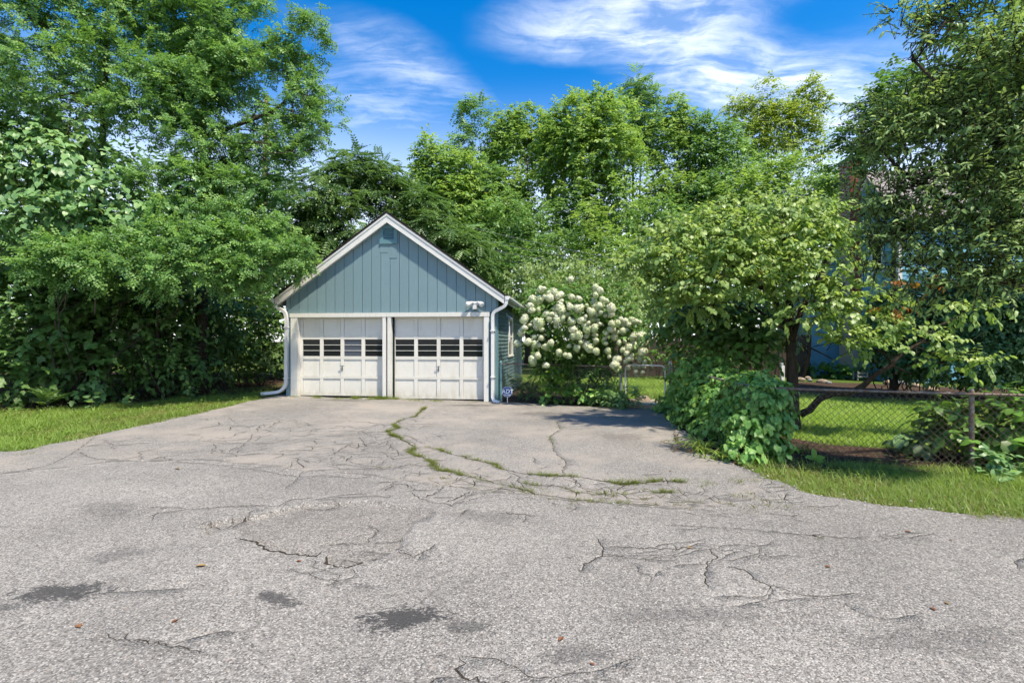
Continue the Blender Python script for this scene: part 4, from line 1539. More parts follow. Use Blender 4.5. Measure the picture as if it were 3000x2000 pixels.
def bush(name, label, cat, base, ells, tpl, mat, n, L, per, size, bark='dark', singles=0, seed=1, group=None, nstem=7, stem_r=0.018, part='foliage', stem_part='stem', twigs=True, W=None, twig_r=0.004, **kw):
    rng = np.random.default_rng(seed)
    root = empty(name, base, label, cat, group)
    b = np.array(base, float)
    P, D, N, v, P0, ends, d0, Ls, dr = sprays(ells, n, L, per, rng, seed=seed, **kw)
    ok = P[:, 2] > gz(P[:, 0], P[:, 1]) + 0.01
    P, D, N, v = P[ok], D[ok], N[ok], v[ok]
    S = size * rng.uniform(0.7, 1.3, len(P))
    if singles:
        order = np.argsort(P[:, 1])
        f = order[:singles]
        single_leaves(root, tpl, mat, P[f] - b, D[f], N[f], S[f], W, v[f])
        rest = order[singles:]
        P, D, N, S, v = P[rest], D[rest], N[rest], S[rest], v[rest]
    if len(P):
        V, F, vv = place(tpl, P - b, D, N, S, None if W is None else S * W, v)
        fo = link(part, npmesh(part, V, F, vv), LF[mat], root)
        if singles:
            fo['kind'] = 'stuff'
    mb = MB()
    for i in range(nstem):
        c, r, w = ells[rng.integers(len(ells))]
        tgt = np.array(c) + unit(rng.normal(size=3)) * np.array(r) * 0.6
        kf, jf = (0.45, 0.15) if nstem > 6 else (0.0, 0.004)
        foot = np.array([b[0] + (tgt[0] - b[0]) * kf + rng.normal() * jf, b[1] + (tgt[1] - b[1]) * kf + rng.normal() * jf, 0])
        foot[2] = gz(foot[0], foot[1]) - 0.05
        limb(mb, foot - b, tgt - b, stem_r, stem_r * 0.3, 0.06, 0.4, 6, 5, rng)
    V1, F1 = mb_tris(mb)
    if twigs:
        okp = P0[:, 2] > gz(P0[:, 0], P0[:, 1]) + 0.03
        V2, F2 = twig_mesh((P0 - b)[okp], d0[okp], Ls[okp], dr, twig_r)
        F1 = np.vstack([F1, F2 + len(V1)])
        V1 = np.vstack([V1, V2])
    link(stem_part, npmesh(stem_part, V1, F1, smooth_shade=True), BK[bark], root)
    return root


def gpt(x, y):
    return (x, y, float(gz(x, y)) - 0.03)


# ------------------------------------------------------------------ left: locusts, vines, thicket
tree('locust_tree', 'tall feathery locust tree with upright trunk at the left edge', 'tree', gpt(-10.3, 12.6), (-9.9, 12.6, 10.3), 0.14,
     [E(40, 60, 12, 190, 140), E(230, 50, 12.6, 170, 130), E(120, 230, 11.8, 190, 110), E(310, 190, 12.2, 110, 110), E(20, 330, 11.5, 170, 100), E(220, 330, 12, 150, 80),
      E(-200, 150, 12, 220, 200), E(150, -190, 12.5, 230, 160), E(350, 40, 12.8, 70, 80), E(330, -160, 13, 120, 130), E(-150, 420, 11.5, 200, 150)],
     'locust', 'locust', 3200, 0.30, 7, 0.16, seed=3, droop=0.2, leaf_droop=0.25, flat=0.1, face=0.95, jit=0.75, dj=0.5, nj=0.55, gap=-0.5, gap_scale=0.9, sub=3, up=0.35, inner=0.25, group='locust trees', trunk_mid=(-10.15, 12.6, 5.2))
limbB = [at(610, 400, 12.6), at(680, 372, 12.5), at(735, 352, 12.4), at(795, 330, 12.4), at(832, 300, 12.4), at(845, 265, 12.4)]
tree('locust_tree', 'tall feathery locust tree with a bare curved dark limb against the sky', 'tree', gpt(-8.3, 13.6), (-8.0, 13.2, 10.2), 0.16,
     [E(560, 60, 13, 100, 110), E(650, 130, 13, 110, 110), E(690, 240, 12.8, 130, 100), E(800, 190, 12.6, 70, 70), E(910, 90, 12.5, 55, 50), E(880, 160, 12.5, 75, 75), E(905, 270, 12.4, 65, 70),
      E(960, 330, 12.3, 45, 60), E(940, 400, 12.2, 45, 45), E(800, 370, 12.5, 100, 50), E(560, 290, 12.6, 140, 100), E(470, 270, 12.4, 100, 90), E(560, 400, 12.4, 150, 70), E(420, 330, 12.2, 110, 70),
      E(640, 470, 12.4, 130, 60), E(780, 470, 12.3, 100, 45), E(860, 440, 12.2, 50, 50), E(640, -60, 13.2, 130, 90), E(480, -30, 13.2, 110, 110), E(740, 20, 12.8, 45, 30), E(560, 170, 13, 110, 90), E(470, 110, 13.1, 60, 70)],
     'locust', 'locust', 3500, 0.30, 7, 0.155, seed=4, droop=0.2, leaf_droop=0.25, flat=0.1, face=0.95, jit=0.75, dj=0.5, nj=0.55, gap=-0.5, gap_scale=0.8, sub=3, up=0.3, inner=0.25, group='locust trees', trunk_mid=(-8.0, 13.4, 5.6),
     stems=[(limbB, [0.055, 0.05, 0.045, 0.04, 0.032, 0.02]), ([at(735, 352, 12.4), at(752, 320, 12.4), at(770, 290, 12.4)], [0.02, 0.015, 0.008])])
tree('locust_sapling', 'low locust with sunlit fronds reaching over the garage eave', 'tree', gpt(-9.0, 13.0), (-8.2, 12.0, 3.6), 0.07,
     [E(300, 770, 10.6, 150, 60), E(200, 740, 10.6, 110, 50), E(420, 730, 10.8, 140, 55), E(400, 800, 10.4, 130, 55), E(520, 700, 11.2, 130, 50), E(560, 790, 11, 110, 55), E(650, 720, 11.4, 110, 60), E(690, 800, 11.3, 90, 50),
      E(770, 750, 11.7, 90, 55), E(850, 780, 12.0, 60, 32), E(870, 740, 12.1, 35, 30), E(790, 680, 12, 70, 50), E(140, 790, 10.3, 80, 50), E(730, 850, 11.6, 60, 30), E(560, 620, 11.6, 110, 45), E(700, 640, 12, 90, 50), E(520, 540, 12, 150, 60), E(720, 560, 12.2, 110, 60)],
     'locust', 'locust', 2500, 0.28, 7, 0.145, seed=5, droop=0.2, leaf_droop=0.25, flat=0.1, face=0.95, jit=0.75, dj=0.5, nj=0.55, gap=-0.6, gap_scale=0.7, sub=2, up=0.2, inner=0.2)
bush('vine_thicket', 'mass of pale heart shaped vine leaves climbing over the thicket', 'vine', gpt(-10.6, 11.6),
     [E(90, 470, 11.9, 190, 110), E(40, 600, 11.3, 180, 130), E(230, 530, 11.7, 160, 120), E(330, 610, 11.5, 150, 90), E(190, 650, 11.2, 190, 70), E(450, 650, 11.6, 110, 45), E(90, 390, 12.2, 130, 50), E(230, 400, 12, 70, 60), E(-150, 600, 11, 200, 250),
      E(620, 560, 12.2, 90, 45), E(800, 540, 12.3, 70, 25)],
     'heart', 'vine', 2600, 0.42, 4, 0.125, seed=6, gap=-0.5, gap_scale=0.7, face=1.1, leaf_droop=0.55, jit=0.6, droop=0.5, inner=0.65, nstem=10)
# hanging vine ends
for k, (px, py, Y, n_, ln) in enumerate([(60, 760, 10.0, 22, 1.45), (810, 830, 12.1, 18, 0.75), (640, 790, 11.0, 12, 0.5), (160, 250, 11.6, 12, 0.6), (255, 380, 11.6, 12, 0.6), (590, 860, 11.2, 10, 0.5), (470, 810, 10.7, 8, 0.4)]):
    rng = np.random.default_rng(600 + k)
    p = np.array(at(px, py, Y))
    t_ = np.linspace(0, 1, n_)
    C = p + np.column_stack([-0.25 * t_ + 0.07 * np.sin(t_ * 9 + k), 0.05 * np.cos(t_ * 7), -ln * t_])
    D = np.column_stack([rng.normal(0, 0.8, n_), rng.normal(-0.3, 0.5, n_), -0.5 * np.ones(n_)])
    N = np.column_stack([rng.normal(0, 0.4, n_), -0.8 * np.ones(n_), 0.6 * np.ones(n_)])
    lab = ['trailing bright vine strand at the far left above the dark shrubs', 'short vine strand hanging in front of the left downspout', 'vine strand dangling below the locust fronds near the eave',
           'curled vine tip standing up among the locust branches at upper left', 'pale vine spray climbing the locust trunk', 'thin vine strand hanging below the middle fronds', 'small vine strand below the sunlit fronds'][k]
    o = empty('vine_strand', tuple(p), lab, 'vine', 'hanging vine strands')
    n_l = len(C)
    single_leaves(o, 'heart', 'vine', C - p, D, N, 0.10 * rng.uniform(0.6, 1.2, n_l) * (1 - 0.4 * t_), None, np.clip(rng.normal(0.8, 0.15, n_l), 0, 1))
    MB().tube([tuple(c - p) for c in C[::2]], 0.006, 4).build('stem', BK['grey'], o)

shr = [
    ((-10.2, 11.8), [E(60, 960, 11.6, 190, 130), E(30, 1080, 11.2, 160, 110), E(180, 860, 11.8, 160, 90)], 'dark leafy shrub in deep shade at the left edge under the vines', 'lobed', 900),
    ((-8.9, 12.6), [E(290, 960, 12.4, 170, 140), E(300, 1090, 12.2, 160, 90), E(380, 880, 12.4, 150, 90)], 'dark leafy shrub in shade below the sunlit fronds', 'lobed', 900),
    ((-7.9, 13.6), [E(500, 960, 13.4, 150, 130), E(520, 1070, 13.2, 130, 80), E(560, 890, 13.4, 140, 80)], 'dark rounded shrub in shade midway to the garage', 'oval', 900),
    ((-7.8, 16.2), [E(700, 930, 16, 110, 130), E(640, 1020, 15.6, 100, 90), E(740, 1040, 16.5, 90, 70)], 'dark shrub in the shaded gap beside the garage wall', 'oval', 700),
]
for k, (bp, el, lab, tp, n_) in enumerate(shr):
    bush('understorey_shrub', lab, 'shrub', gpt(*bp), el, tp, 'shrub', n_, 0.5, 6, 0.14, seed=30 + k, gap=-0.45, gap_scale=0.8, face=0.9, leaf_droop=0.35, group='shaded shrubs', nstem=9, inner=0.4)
# the deeper wood behind, one dark mass
rng = np.random.default_rng(44)
el = [E(100, 800, 17, 420, 330), E(450, 780, 18, 330, 330), E(760, 820, 20, 220, 290), E(-300, 750, 16, 350, 360), E(300, 1010, 16, 420, 120), E(640, 980, 19, 300, 150)]
P, D, N, v, P0, ends, d0, Ls, dr = sprays(el, 6000, 0.7, 6, rng, seed=44, gap=-0.8, gap_scale=1.2, face=0.8)
ok = P[:, 2] > 0.05
V, F, vv = place('diamond', P[ok], D[ok], N[ok], 0.22 * rng.uniform(0.7, 1.3, ok.sum()), None, v[ok])
props(link('woodland_undergrowth', npmesh('woodland_undergrowth', V, F, vv), LF['shrub']), 'dark tangled undergrowth filling the wood behind the thicket', kind='stuff')

# bare sticks and stems in the shaded thicket
mb = MB()
rngs = np.random.default_rng(9)
stick_root = empty('bare_branch', (at(190, 880, 10.9)), 'bare twisted brown branch hanging in front of the shaded shrubs', 'branch')
sp = np.array(at(190, 880, 10.9))
for pts in ([(195, 860), (190, 900), (160, 940), (170, 975), (195, 1005)], [(195, 860), (175, 895), (150, 930)], [(280, 870), (278, 920)], [(160, 940), (165, 960)]):
    q = [np.array(at(x, y, 10.9 + 0.1 * i)) - sp for i, (x, y) in enumerate(pts)]
    mb.tube([tuple(a) for a in q], [0.014 - 0.0015 * i for i in range(len(q))], 5)
mb.build('stick', BK['grey'], stick_root)
fern = empty('sumac_seedling', gpt(-9.75, 10.75), 'bright fern like seedling at the foot of the dark shrubs', 'plant')
rng = np.random.default_rng(15)
a = rng.uniform(0, 6.28, 13)
D = np.column_stack([np.cos(a), np.sin(a), rng.uniform(0.8, 1.6, 13)])
V, F, vv = place('heaven', np.tile([[0, 0, 0.22]], (13, 1)) + rng.normal(0, 0.05, (13, 3)), D, np.tile([[0, 0, 1.0]], (13, 1)), rng.uniform(0.3, 0.48, 13), None, rng.uniform(0.5, 1, 13))
link('foliage', npmesh('foliage', V, F, vv), LF['heaven'], fern)
MB().tube([(0, 0, -0.05), (0.01, 0, 0.25)], 0.012, 5).build('stem', BK['grey'], fern)
for k, (px, py, Y) in enumerate([(385, 1170, 10.9), (570, 1120, 12.9), (270, 1190, 10.6)]):
    p = at(px, py + 20, Y)
    b = (p[0], p[1], float(gz(p[0], p[1])) - 0.02)
    o = empty('broadleaf_weed', b, ['leafy weed with one tall round leaf at the edge of the left grass', 'heart leaved weed standing in the shade before the gap', 'low leafy weed in the grass below the dark shrub'][k], 'plant', 'weeds at the left grass edge')
    n_ = 9
    a = rng.uniform(0, 6.28, n_)
    D = np.column_stack([np.cos(a), np.sin(a), rng.uniform(-0.2, 0.5, n_)])
    V, F, vv = place('heart', np.column_stack([0.06 * np.cos(a), 0.06 * np.sin(a), rng.uniform(0.06, 0.32, n_)]), D, np.tile([[0, -0.5, 1.0]], (n_, 1)), rng.uniform(0.09, 0.14, n_), None, rng.uniform(0.5, 1, n_))
    link('foliage', npmesh('foliage', V, F, vv), LF['vine'], o)
    MB().tube([(0, 0, -0.03), (0.01, 0, 0.3)], 0.006, 5).build('stem', BK['grey'], o)

# utility pole far behind
pp = at(770, 1000, 29)
pole = empty('utility_pole', (pp[0], 29, -0.1), 'brown wooden utility pole showing between the locust branches', 'pole')
MB().tube([(-0.1, 0, 0), (0, 0, 6), (0.2, 0, 15.5)], [0.16, 0.145, 0.115], 10).build('shaft', BK['brown'], pole, True)
MB().box(-1.0, 1.4, -0.06, 0.06, 14.3, 14.42).build('crossarm', BK['brown'], pole)

# ------------------------------------------------------------------ behind the garage
tree('heaven_tree', 'dark glossy tree of long compound leaves rising left of the garage roof', 'tree', gpt(-7.6, 20.0), (-6.9, 19.6, 7.6), 0.13,
     [E(1050, 520, 20, 90, 55), E(960, 560, 19.5, 90, 65), E(1100, 580, 20, 70, 60), E(900, 640, 19, 100, 80), E(1000, 660, 19.5, 120, 80), E(860, 720, 19, 90, 80), E(930, 780, 18.5, 130, 80), E(1120, 520, 20.3, 45, 30), E(870, 580, 19.4, 40, 40)],
     'heaven', 'heaven', 800, 0.55, 6, 0.48, seed=12, gap=-0.5, gap_scale=1.3, sub=2, droop=0.3, inner=0.3, group='compound leaved trees behind the garage')
tree('heaven_tree', 'bright compound leaved tree spilling down the right slope of the garage roof', 'tree', gpt(-2.6, 20.6), (-2.8, 20.4, 5.6), 0.11,
     [E(1220, 620, 20, 70, 45), E(1270, 690, 19.8, 90, 60), E(1340, 740, 20, 80, 50), E(1370, 800, 20, 70, 40), E(1190, 570, 20.4, 45, 30), E(1230, 760, 20, 100, 80)],
     'heaven', 'heaven', 560, 0.5, 6, 0.46, seed=13, gap=-0.5, gap_scale=1.3, sub=2, droop=0.3, inner=0.3, group='compound leaved trees behind the garage')

# ------------------------------------------------------------------ the row of tall trees beyond the yard
BG = [
    ('leafy olive green tree with a rounded top at the left end of the far row', 1290, 29, 430, [E(1290, 470, 28, 55, 70), E(1265, 560, 28, 60, 80), E(1330, 540, 28, 70, 90), E(1290, 650, 28, 90, 80), E(1250, 480, 28, 25, 45), E(1350, 640, 27, 80, 90)], 'wood1', 'diamond', 0.17),
    ('slender dark feathery tree with a narrow crown in the far row', 1415, 30, 330, [E(1400, 350, 30, 40, 45), E(1450, 380, 30, 35, 40), E(1410, 430, 30, 65, 60), E(1390, 510, 30, 60, 60), E(1420, 600, 29, 90, 90), E(1450, 690, 28, 90, 90)], 'wood2', 'locust', 0.34),
    ('yellow green maple with a pointed top in the far row', 1545, 31, 345, [E(1540, 370, 31, 50, 50), E(1490, 400, 31, 55, 50), E(1590, 410, 31, 55, 55), E(1530, 460, 31, 100, 60), E(1620, 480, 31, 70, 70), E(1520, 600, 30, 110, 70)], 'wood1', 'diamond', 0.17),
    ('large round topped maple, tallest dense crown of the far row', 1730, 29, 310, [E(1740, 310, 29, 50, 40), E(1700, 360, 29, 80, 65), E(1790, 380, 29, 70, 75), E(1660, 430, 29, 80, 70), E(1740, 450, 28.5, 110, 80), E(1800, 500, 28.5, 70, 80), E(1680, 540, 28.5, 100, 70), E(1760, 600, 28, 110, 80)], 'wood1', 'diamond', 0.17),
    ('tall thin tree with bare lower trunks against the sky in the far row', 1855, 33, 260, [E(1865, 270, 32, 32, 42), E(1890, 300, 32, 30, 36), E(1860, 350, 32, 65, 50), E(1900, 390, 32, 50, 40), E(1840, 410, 32, 50, 35)], 'wood2', 'locust', 0.33),
    ('loose leafed tree with wispy tip right of the thin trunks', 1985, 31, 330, [E(1975, 330, 31, 28, 40), E(2000, 370, 31, 35, 45), E(1950, 410, 31, 60, 50), E(1990, 470, 31, 80, 60), E(1930, 520, 31, 70, 55), E(1980, 590, 30, 100, 60)], 'wood1', 'diamond', 0.16),
    ('mid green bushy tree with a small peak in the far row', 2095, 30, 360, [E(2070, 380, 30, 30, 36), E(2110, 420, 30, 60, 50), E(2060, 470, 30, 60, 60), E(2140, 510, 30, 90, 70), E(2100, 590, 29, 110, 70)], 'wood2', 'diamond', 0.16),
    ('tall yellowish sycamore with open spreading limbs beside the cloud', 2250, 34, 250, [E(2160, 320, 33, 36, 30), E(2240, 300, 33, 32, 50), E(2255, 265, 33, 18, 28), E(2210, 350, 33, 55, 45), E(2280, 380, 33, 75, 50), E(2365, 300, 33, 36, 36), E(2378, 260, 33, 20, 30), E(2340, 340, 33, 50, 40), E(2405, 305, 33, 22, 20), E(2350, 400, 33, 60, 36), E(2290, 450, 33, 90, 40), E(2400, 440, 33, 30, 26), E(2180, 430, 33, 60, 50)], 'wood3', 'diamond', 0.15),
    ('mid green tree filling the gap left of the brick chimney', 2380, 27, 480, [E(2410, 470, 27, 35, 45), E(2440, 530, 27, 45, 50), E(2350, 510, 27, 70, 45), E(2280, 540, 27, 90, 55), E(2400, 600, 27, 90, 70), E(2470, 620, 27, 60, 80), E(2200, 600, 27, 100, 70)], 'wood1', 'diamond', 0.15),
]
for k, (lab, tx_, Yt, topy, el, mt, tp, sz) in enumerate(BG):
    x, y, z = at(tx_, 1000, Yt)
    top = at(tx_, topy + 130, Yt)
    el = [(c_, (r_[0] * 1.22, r_[1] * 1.2, r_[2] * 1.2), w_) for c_, r_, w_ in el]
    if k != 4:
        el += [E(tx_ - 40, 640, Yt, 90, 90), E(tx_ + 50, 700, Yt - 1, 100, 90)]
    nsp = int(sum(e[1][0] * e[1][2] for e in el) * (180 if tp == 'diamond' else 55))
    if k == 4:
        st = [([gpt(x + dx, y), (x + dx + 0.1, y, 7), (x + dx * 1.8, y, 12), (x + dx * 2.4, y, 15)], [0.10, 0.08, 0.05, 0.02]) for dx in (-0.3, 0.25)]
    else:
        st = None
    tree('woodland_tree', lab, 'tree', gpt(x, y), top, 0.2, el, tp, mt, nsp, 0.6, 7 if tp == 'diamond' else 5, sz * 1.2, seed=50 + k, group='row of trees beyond the yard', gap=-0.55, gap_scale=1.7, sub=2, inner=0.3,
         twigs=False, up=0.35, bark='grey' if k in (2, 7) else 'dark', stems=st, jit=0.6, leaf_droop=0.3, szvar=0.4)

MID = [
    ('dense dark tree standing low behind the garage ridge', 1390, 25, [E(1390, 720, 25, 100, 90), E(1450, 800, 24, 110, 80), E(1380, 850, 24, 110, 90), E(1480, 640, 25.5, 80, 70)], 'wood2', 0.16),
    ('dark shaded tree behind the power lines', 1590, 26, [E(1570, 680, 26, 100, 80), E(1630, 760, 25, 110, 80), E(1550, 790, 25, 110, 70), E(1640, 640, 26.5, 60, 60), E(1600, 880, 24, 140, 70)], 'wood2', 0.15),
    ('pale grey green tree catching light behind the power lines', 1750, 23.5, [E(1740, 650, 23.5, 65, 50), E(1720, 720, 23.5, 80, 60), E(1780, 740, 23.5, 80, 60), E(1750, 810, 23, 100, 70), E(1760, 900, 22, 120, 70)], 'wood1', 0.15),
    ('dark tree below the thin bare trunks', 1900, 26, [E(1880, 690, 26, 80, 80), E(1930, 640, 26, 80, 60), E(1880, 790, 25, 100, 80), E(1990, 700, 26, 90, 80), E(1960, 860, 24, 110, 100)], 'wood2', 0.15),
    ('mid green tree behind the spreading dogwood', 2120, 25, [E(2090, 680, 25, 110, 70), E(2190, 690, 25, 110, 70), E(2080, 800, 24, 110, 80), E(2250, 780, 24, 120, 90), E(2150, 900, 23, 180, 90)], 'wood2', 0.15),
]
for k, (lab, tx_, Yt, el, mt, sz) in enumerate(MID):
    x, y, z = at(tx_, 1000, Yt)
    nsp = int(sum(e[1][0] * e[1][2] for e in el) * 130)
    tree('understorey_tree', lab, 'tree', gpt(x, y), (el[0][0][0], Yt, el[0][0][2]), 0.14, el, 'diamond', mt, nsp, 0.6, 8, sz, seed=70 + k, group='lower trees beyond the yard', gap=-0.55, gap_scale=1.3, sub=2, inner=0.25,
         twigs=False, jit=0.6, leaf_droop=0.3, szvar=0.4)
# far wood closing the view low down
rng = np.random.default_rng(45)
el = [E(x, 900, 36, 260, 170) for x in range(-400, 3500, 300)] + [E(x, 800, 38, 240, 120) for x in (1000, 1400, 1700, 2000, 2300, 2700, 3100)]
P, D, N, v, P0, ends, d0, Ls, dr = sprays(el, 9000, 1.2, 5, rng, seed=45, gap=-0.5, gap_scale=2.5, face=0.8)
ok = P[:, 2] > 0.0
V, F, vv = place('diamond', P[ok], D[ok], N[ok], 0.5 * rng.uniform(0.6, 1.3, ok.sum()), None, v[ok])
props(link('distant_treeline', npmesh('distant_treeline', V, F, vv), LF['wood2']), 'far dark wood closing the view behind the yard', kind='stuff')

# power lines
t = NT('cable')
t.surface((0.14, 0.14, 0.14), 0.5, 0.4)
for k, (a, b) in enumerate([((1240, 632), (1900, 778)), ((1270, 672), (1900, 792)), ((1300, 706), (1900, 806)), ((1330, 735), (1960, 835))]):
    p0, p1 = np.array(at(*a, 21.5)), np.array(at(*b, 20.0))
    dv = p1 - p0
    p0, p1 = p0 - dv * 0.55, p1 + dv * 0.55
    pts = []
    for i in range(25):
        q = p0 + (p1 - p0) * i / 24
        q[2] -= 0.5 * 4 * (i / 24) * (1 - i / 24) - 0.42
        pts.append(tuple(q - p0))
    lab = ['topmost overhead cable crossing in front of the trees', 'second overhead cable from the top crossing in front of the trees', 'third overhead cable from the top crossing in front of the trees', 'lowest overhead cable crossing in front of the trees'][k]
    o = props(MB().tube(pts, 0.011, 5).build('overhead_cable', t.m), lab, 'cable', 'overhead cables')
    o.location = tuple(p0)

# pale layered shrub behind the flowers
bush('viburnum_shrub', 'pale green layered shrub behind the white flowering bush', 'shrub', gpt(1.9, 17.0),
     [E(1560, 820, 17, 80, 28, 0.9), E(1650, 800, 17, 110, 26, 0.9), E(1620, 850, 16.5, 130, 28, 0.9), E(1740, 850, 16.8, 110, 28, 0.9), E(1830, 830, 16.5, 90, 30, 0.9), E(1860, 880, 16.2, 80, 34, 0.9), E(1700, 900, 16.2, 180, 36, 0.9), E(1890, 940, 16, 80, 40, 0.8)],
     'slim', 'pale', 900, 0.5, 8, 0.13, seed=90, flat=0.5, leaf_droop=0.7, droop=0.15, jit=0.4, nstem=10, inner=0.3)
# ------------------------------------------------------------------ dogwood
dogE = [E(2170, 615, 9.6, 120, 18, 0.6), E(2300, 600, 9.8, 110, 16, 0.6), E(2080, 655, 9.4, 120, 18, 0.7), E(2470, 610, 9.3, 55, 10, 0.4), E(2500, 700, 9.0, 45, 10, 0.35), E(2230, 640, 9.0, 170, 22, 0.7), E(2390, 630, 9.4, 80, 18, 0.6), E(1990, 690, 9.1, 110, 20, 0.6),
        E(2130, 690, 8.8, 170, 22, 0.7), E(2340, 690, 8.8, 150, 22, 0.6), E(1900, 765, 8.9, 90, 22, 0.5), E(2030, 755, 8.6, 150, 22, 0.7), E(2220, 750, 8.5, 170, 24, 0.7), E(2420, 770, 8.7, 110, 20, 0.6),
        E(1960, 830, 8.7, 120, 24, 0.6), E(2110, 825, 8.4, 150, 24, 0.7), E(2310, 820, 8.4, 150, 24, 0.6), E(2480, 850, 8.5, 90, 18, 0.5), E(2010, 890, 8.8, 120, 26, 0.7), E(2390, 880, 8.3, 110, 18, 0.5), E(2330, 930, 8.2, 100, 16, 0.4),
        E(2510, 920, 8.2, 70, 14, 0.4), E(2600, 880, 8.2, 60, 12, 0.4), E(2470, 985, 8.1, 60, 16, 0.4), E(2560, 1020, 8.0, 90, 14, 0.4), E(2640, 960, 8.1, 80, 12, 0.4), E(2740, 995, 8.1, 60, 12, 0.3), E(2800, 1060, 8.0, 70, 16, 0.4), E(2850, 910, 8.0, 80, 10, 0.4)]
db = gpt(4.85, 8.85)
arm = [(4.95, 8.80, 0.25), at(2372, 1200, 8.75), at(2400, 1168, 8.7), at(2440, 1152, 8.6), at(2495, 1150, 8.5), at(2530, 1128, 8.45), at(2562, 1098, 8.4), at(2610, 1070, 8.3), at(2640, 1036, 8.3), at(2700, 1002, 8.3), at(2735, 962, 8.2), at(2800, 930, 8.2)]
redv = None
dog = tree('dogwood_tree', 'spreading dogwood with layered light green leaves and a low forked trunk', 'tree', db, at(2290, 640, 9.2), 0.115, dogE, 'broadoval', 'dogwood', 2050, 0.30, 9, 0.088, seed=101, flat=0.55, up=0.1,
           leaf_droop=0.75, droop=0.12, jit=0.35, inner=0.15, sub=3, spread=0.8, gap=-0.75, gap_scale=0.7, trunk_mid=at(2325, 960, 8.9),
           stems=[(arm, [0.065, 0.06, 0.055, 0.056, 0.055, 0.048, 0.043, 0.037, 0.033, 0.026, 0.02, 0.012]), ([at(2318, 1000, 8.85), at(2350, 900, 8.9), at(2400, 800, 9), at(2440, 720, 9)], [0.055, 0.045, 0.03, 0.015]),
                  ([at(2318, 980, 8.85), at(2260, 860, 8.8), at(2160, 790, 8.7), at(2060, 740, 8.8)], [0.05, 0.04, 0.03, 0.015]), ([at(2352, 1105, 8.8), at(2370, 1040, 8.8), at(2375, 980, 8.8)], [0.03, 0.028, 0.015])], szvar=0.25)
rng = np.random.default_rng(7)
P, D, N, v, P0, ends, d0, Ls, dr = sprays([E(2700, 820, 8.0, 55, 14, 0.2), E(2660, 840, 8.0, 40, 12, 0.2), E(2610, 900, 8.1, 30, 8, 0.2), E(2230, 790, 8.3, 20, 8, 0.2)], 16, 0.22, 7, rng, leaf_droop=0.8, flat=0.5, jit=0.3)
V, F, vv = place('slim', P - np.array(db), D, N, 0.10, None, v)
link('turning_leaf_spray', npmesh('turning_leaf_spray', V, F, vv), LF['red'], dog)

# shaded shrub under the dogwood
bush('shaded_shrub', 'dark shrub in the dogwood shade above the fence vines', 'shrub', gpt(3.9, 10.2),
     [E(2080, 930, 10.2, 120, 60), E(2180, 960, 9.8, 110, 70), E(2000, 960, 10.8, 90, 60), E(2240, 1010, 9.4, 70, 60), E(2110, 1030, 9.8, 130, 50)],
     'broadoval', 'shrub', 620, 0.35, 6, 0.12, seed=111, nstem=10, leaf_droop=0.5, face=0.8)

# ------------------------------------------------------------------ cherry at the right edge
cE = [E(2860, 60, 5.42, 130, 80), E(2760, 90, 5.42, 80, 55), E(2660, 110, 5.42, 60, 45), E(2650, 180, 5.48, 60, 40), E(2780, 200, 5.42, 120, 70), E(2930, 200, 5.27, 110, 110), E(2720, 300, 5.56, 90, 55), E(2850, 340, 5.35, 130, 80),
      E(2960, 420, 5.21, 110, 100), E(2560, 300, 5.70, 50, 28), E(2620, 380, 5.70, 90, 45), E(2540, 430, 5.78, 60, 40), E(2730, 430, 5.56, 120, 60), E(2600, 510, 5.70, 80, 32), E(2500, 570, 5.78, 36, 20), E(2680, 560, 5.56, 110, 50),
      E(2850, 540, 5.35, 130, 80), E(2960, 600, 5.13, 110, 100), E(2680, 640, 5.63, 60, 28), E(2770, 690, 5.42, 120, 55), E(2900, 730, 5.21, 120, 80), E(2650, 730, 5.63, 40, 20), E(2720, 790, 5.48, 90, 35), E(2860, 830, 5.21, 110, 50), E(2980, 820, 5.06, 100, 90),
      E(3060, 300, 5.13, 80, 160), E(3060, 650, 5.13, 80, 180), E(2930, -60, 5.42, 110, 60), E(2570, 640, 5.75, 60, 30), E(2620, 700, 5.67, 70, 30), E(2590, 580, 5.75, 60, 26), E(2720, 850, 5.51, 70, 24), E(2540, 720, 5.75, 36, 16), E(2680, 780, 5.6, 60, 22), E(2620, 800, 5.7, 45, 18), E(2565, 520, 5.9, 45, 24), E(2600, 620, 5.8, 55, 24), E(2572, 690, 5.8, 40, 20), E(2600, 770, 5.7, 50, 22), E(2545, 800, 5.8, 30, 14), E(2700, 700, 5.6, 50, 20), E(2640, 40, 5.48, 30, 24), E(2800, -60, 5.56, 80, 80)]
cb = gpt(6.7, 6.15)
tree('cherry_tree', 'cherry tree with long drooping dark leaves filling the right edge', 'tree', cb, (6.5, 5.9, 4.9), 0.10, cE, 'slim', 'cherry', 3400, 0.26, 9, 0.066, seed=121, up=0.3, leaf_droop=0.18, droop=0.10, jit=0.45, inner=0.2, sub=3, dj=0.35, nj=0.45,
     gap=-0.32, gap_scale=0.6, spread=0.75, W=0.9, szvar=0.45,
     stems=[([(6.65, 6.1, 2.0), at(2960, 690, 5.42), at(2800, 600, 5.56), at(2660, 520, 5.70), at(2560, 420, 5.78)], [0.07, 0.05, 0.035, 0.022, 0.01]),
            ([(6.6, 6.0, 2.9), at(2920, 420, 5.42), at(2800, 300, 5.48), at(2680, 180, 5.48)], [0.06, 0.045, 0.03, 0.012]), ([(6.65, 6.1, 1.9), at(2930, 820, 5.35), at(2780, 760, 5.48), at(2640, 690, 5.63)], [0.05, 0.035, 0.022, 0.01])])
rng = np.random.default_rng(8)
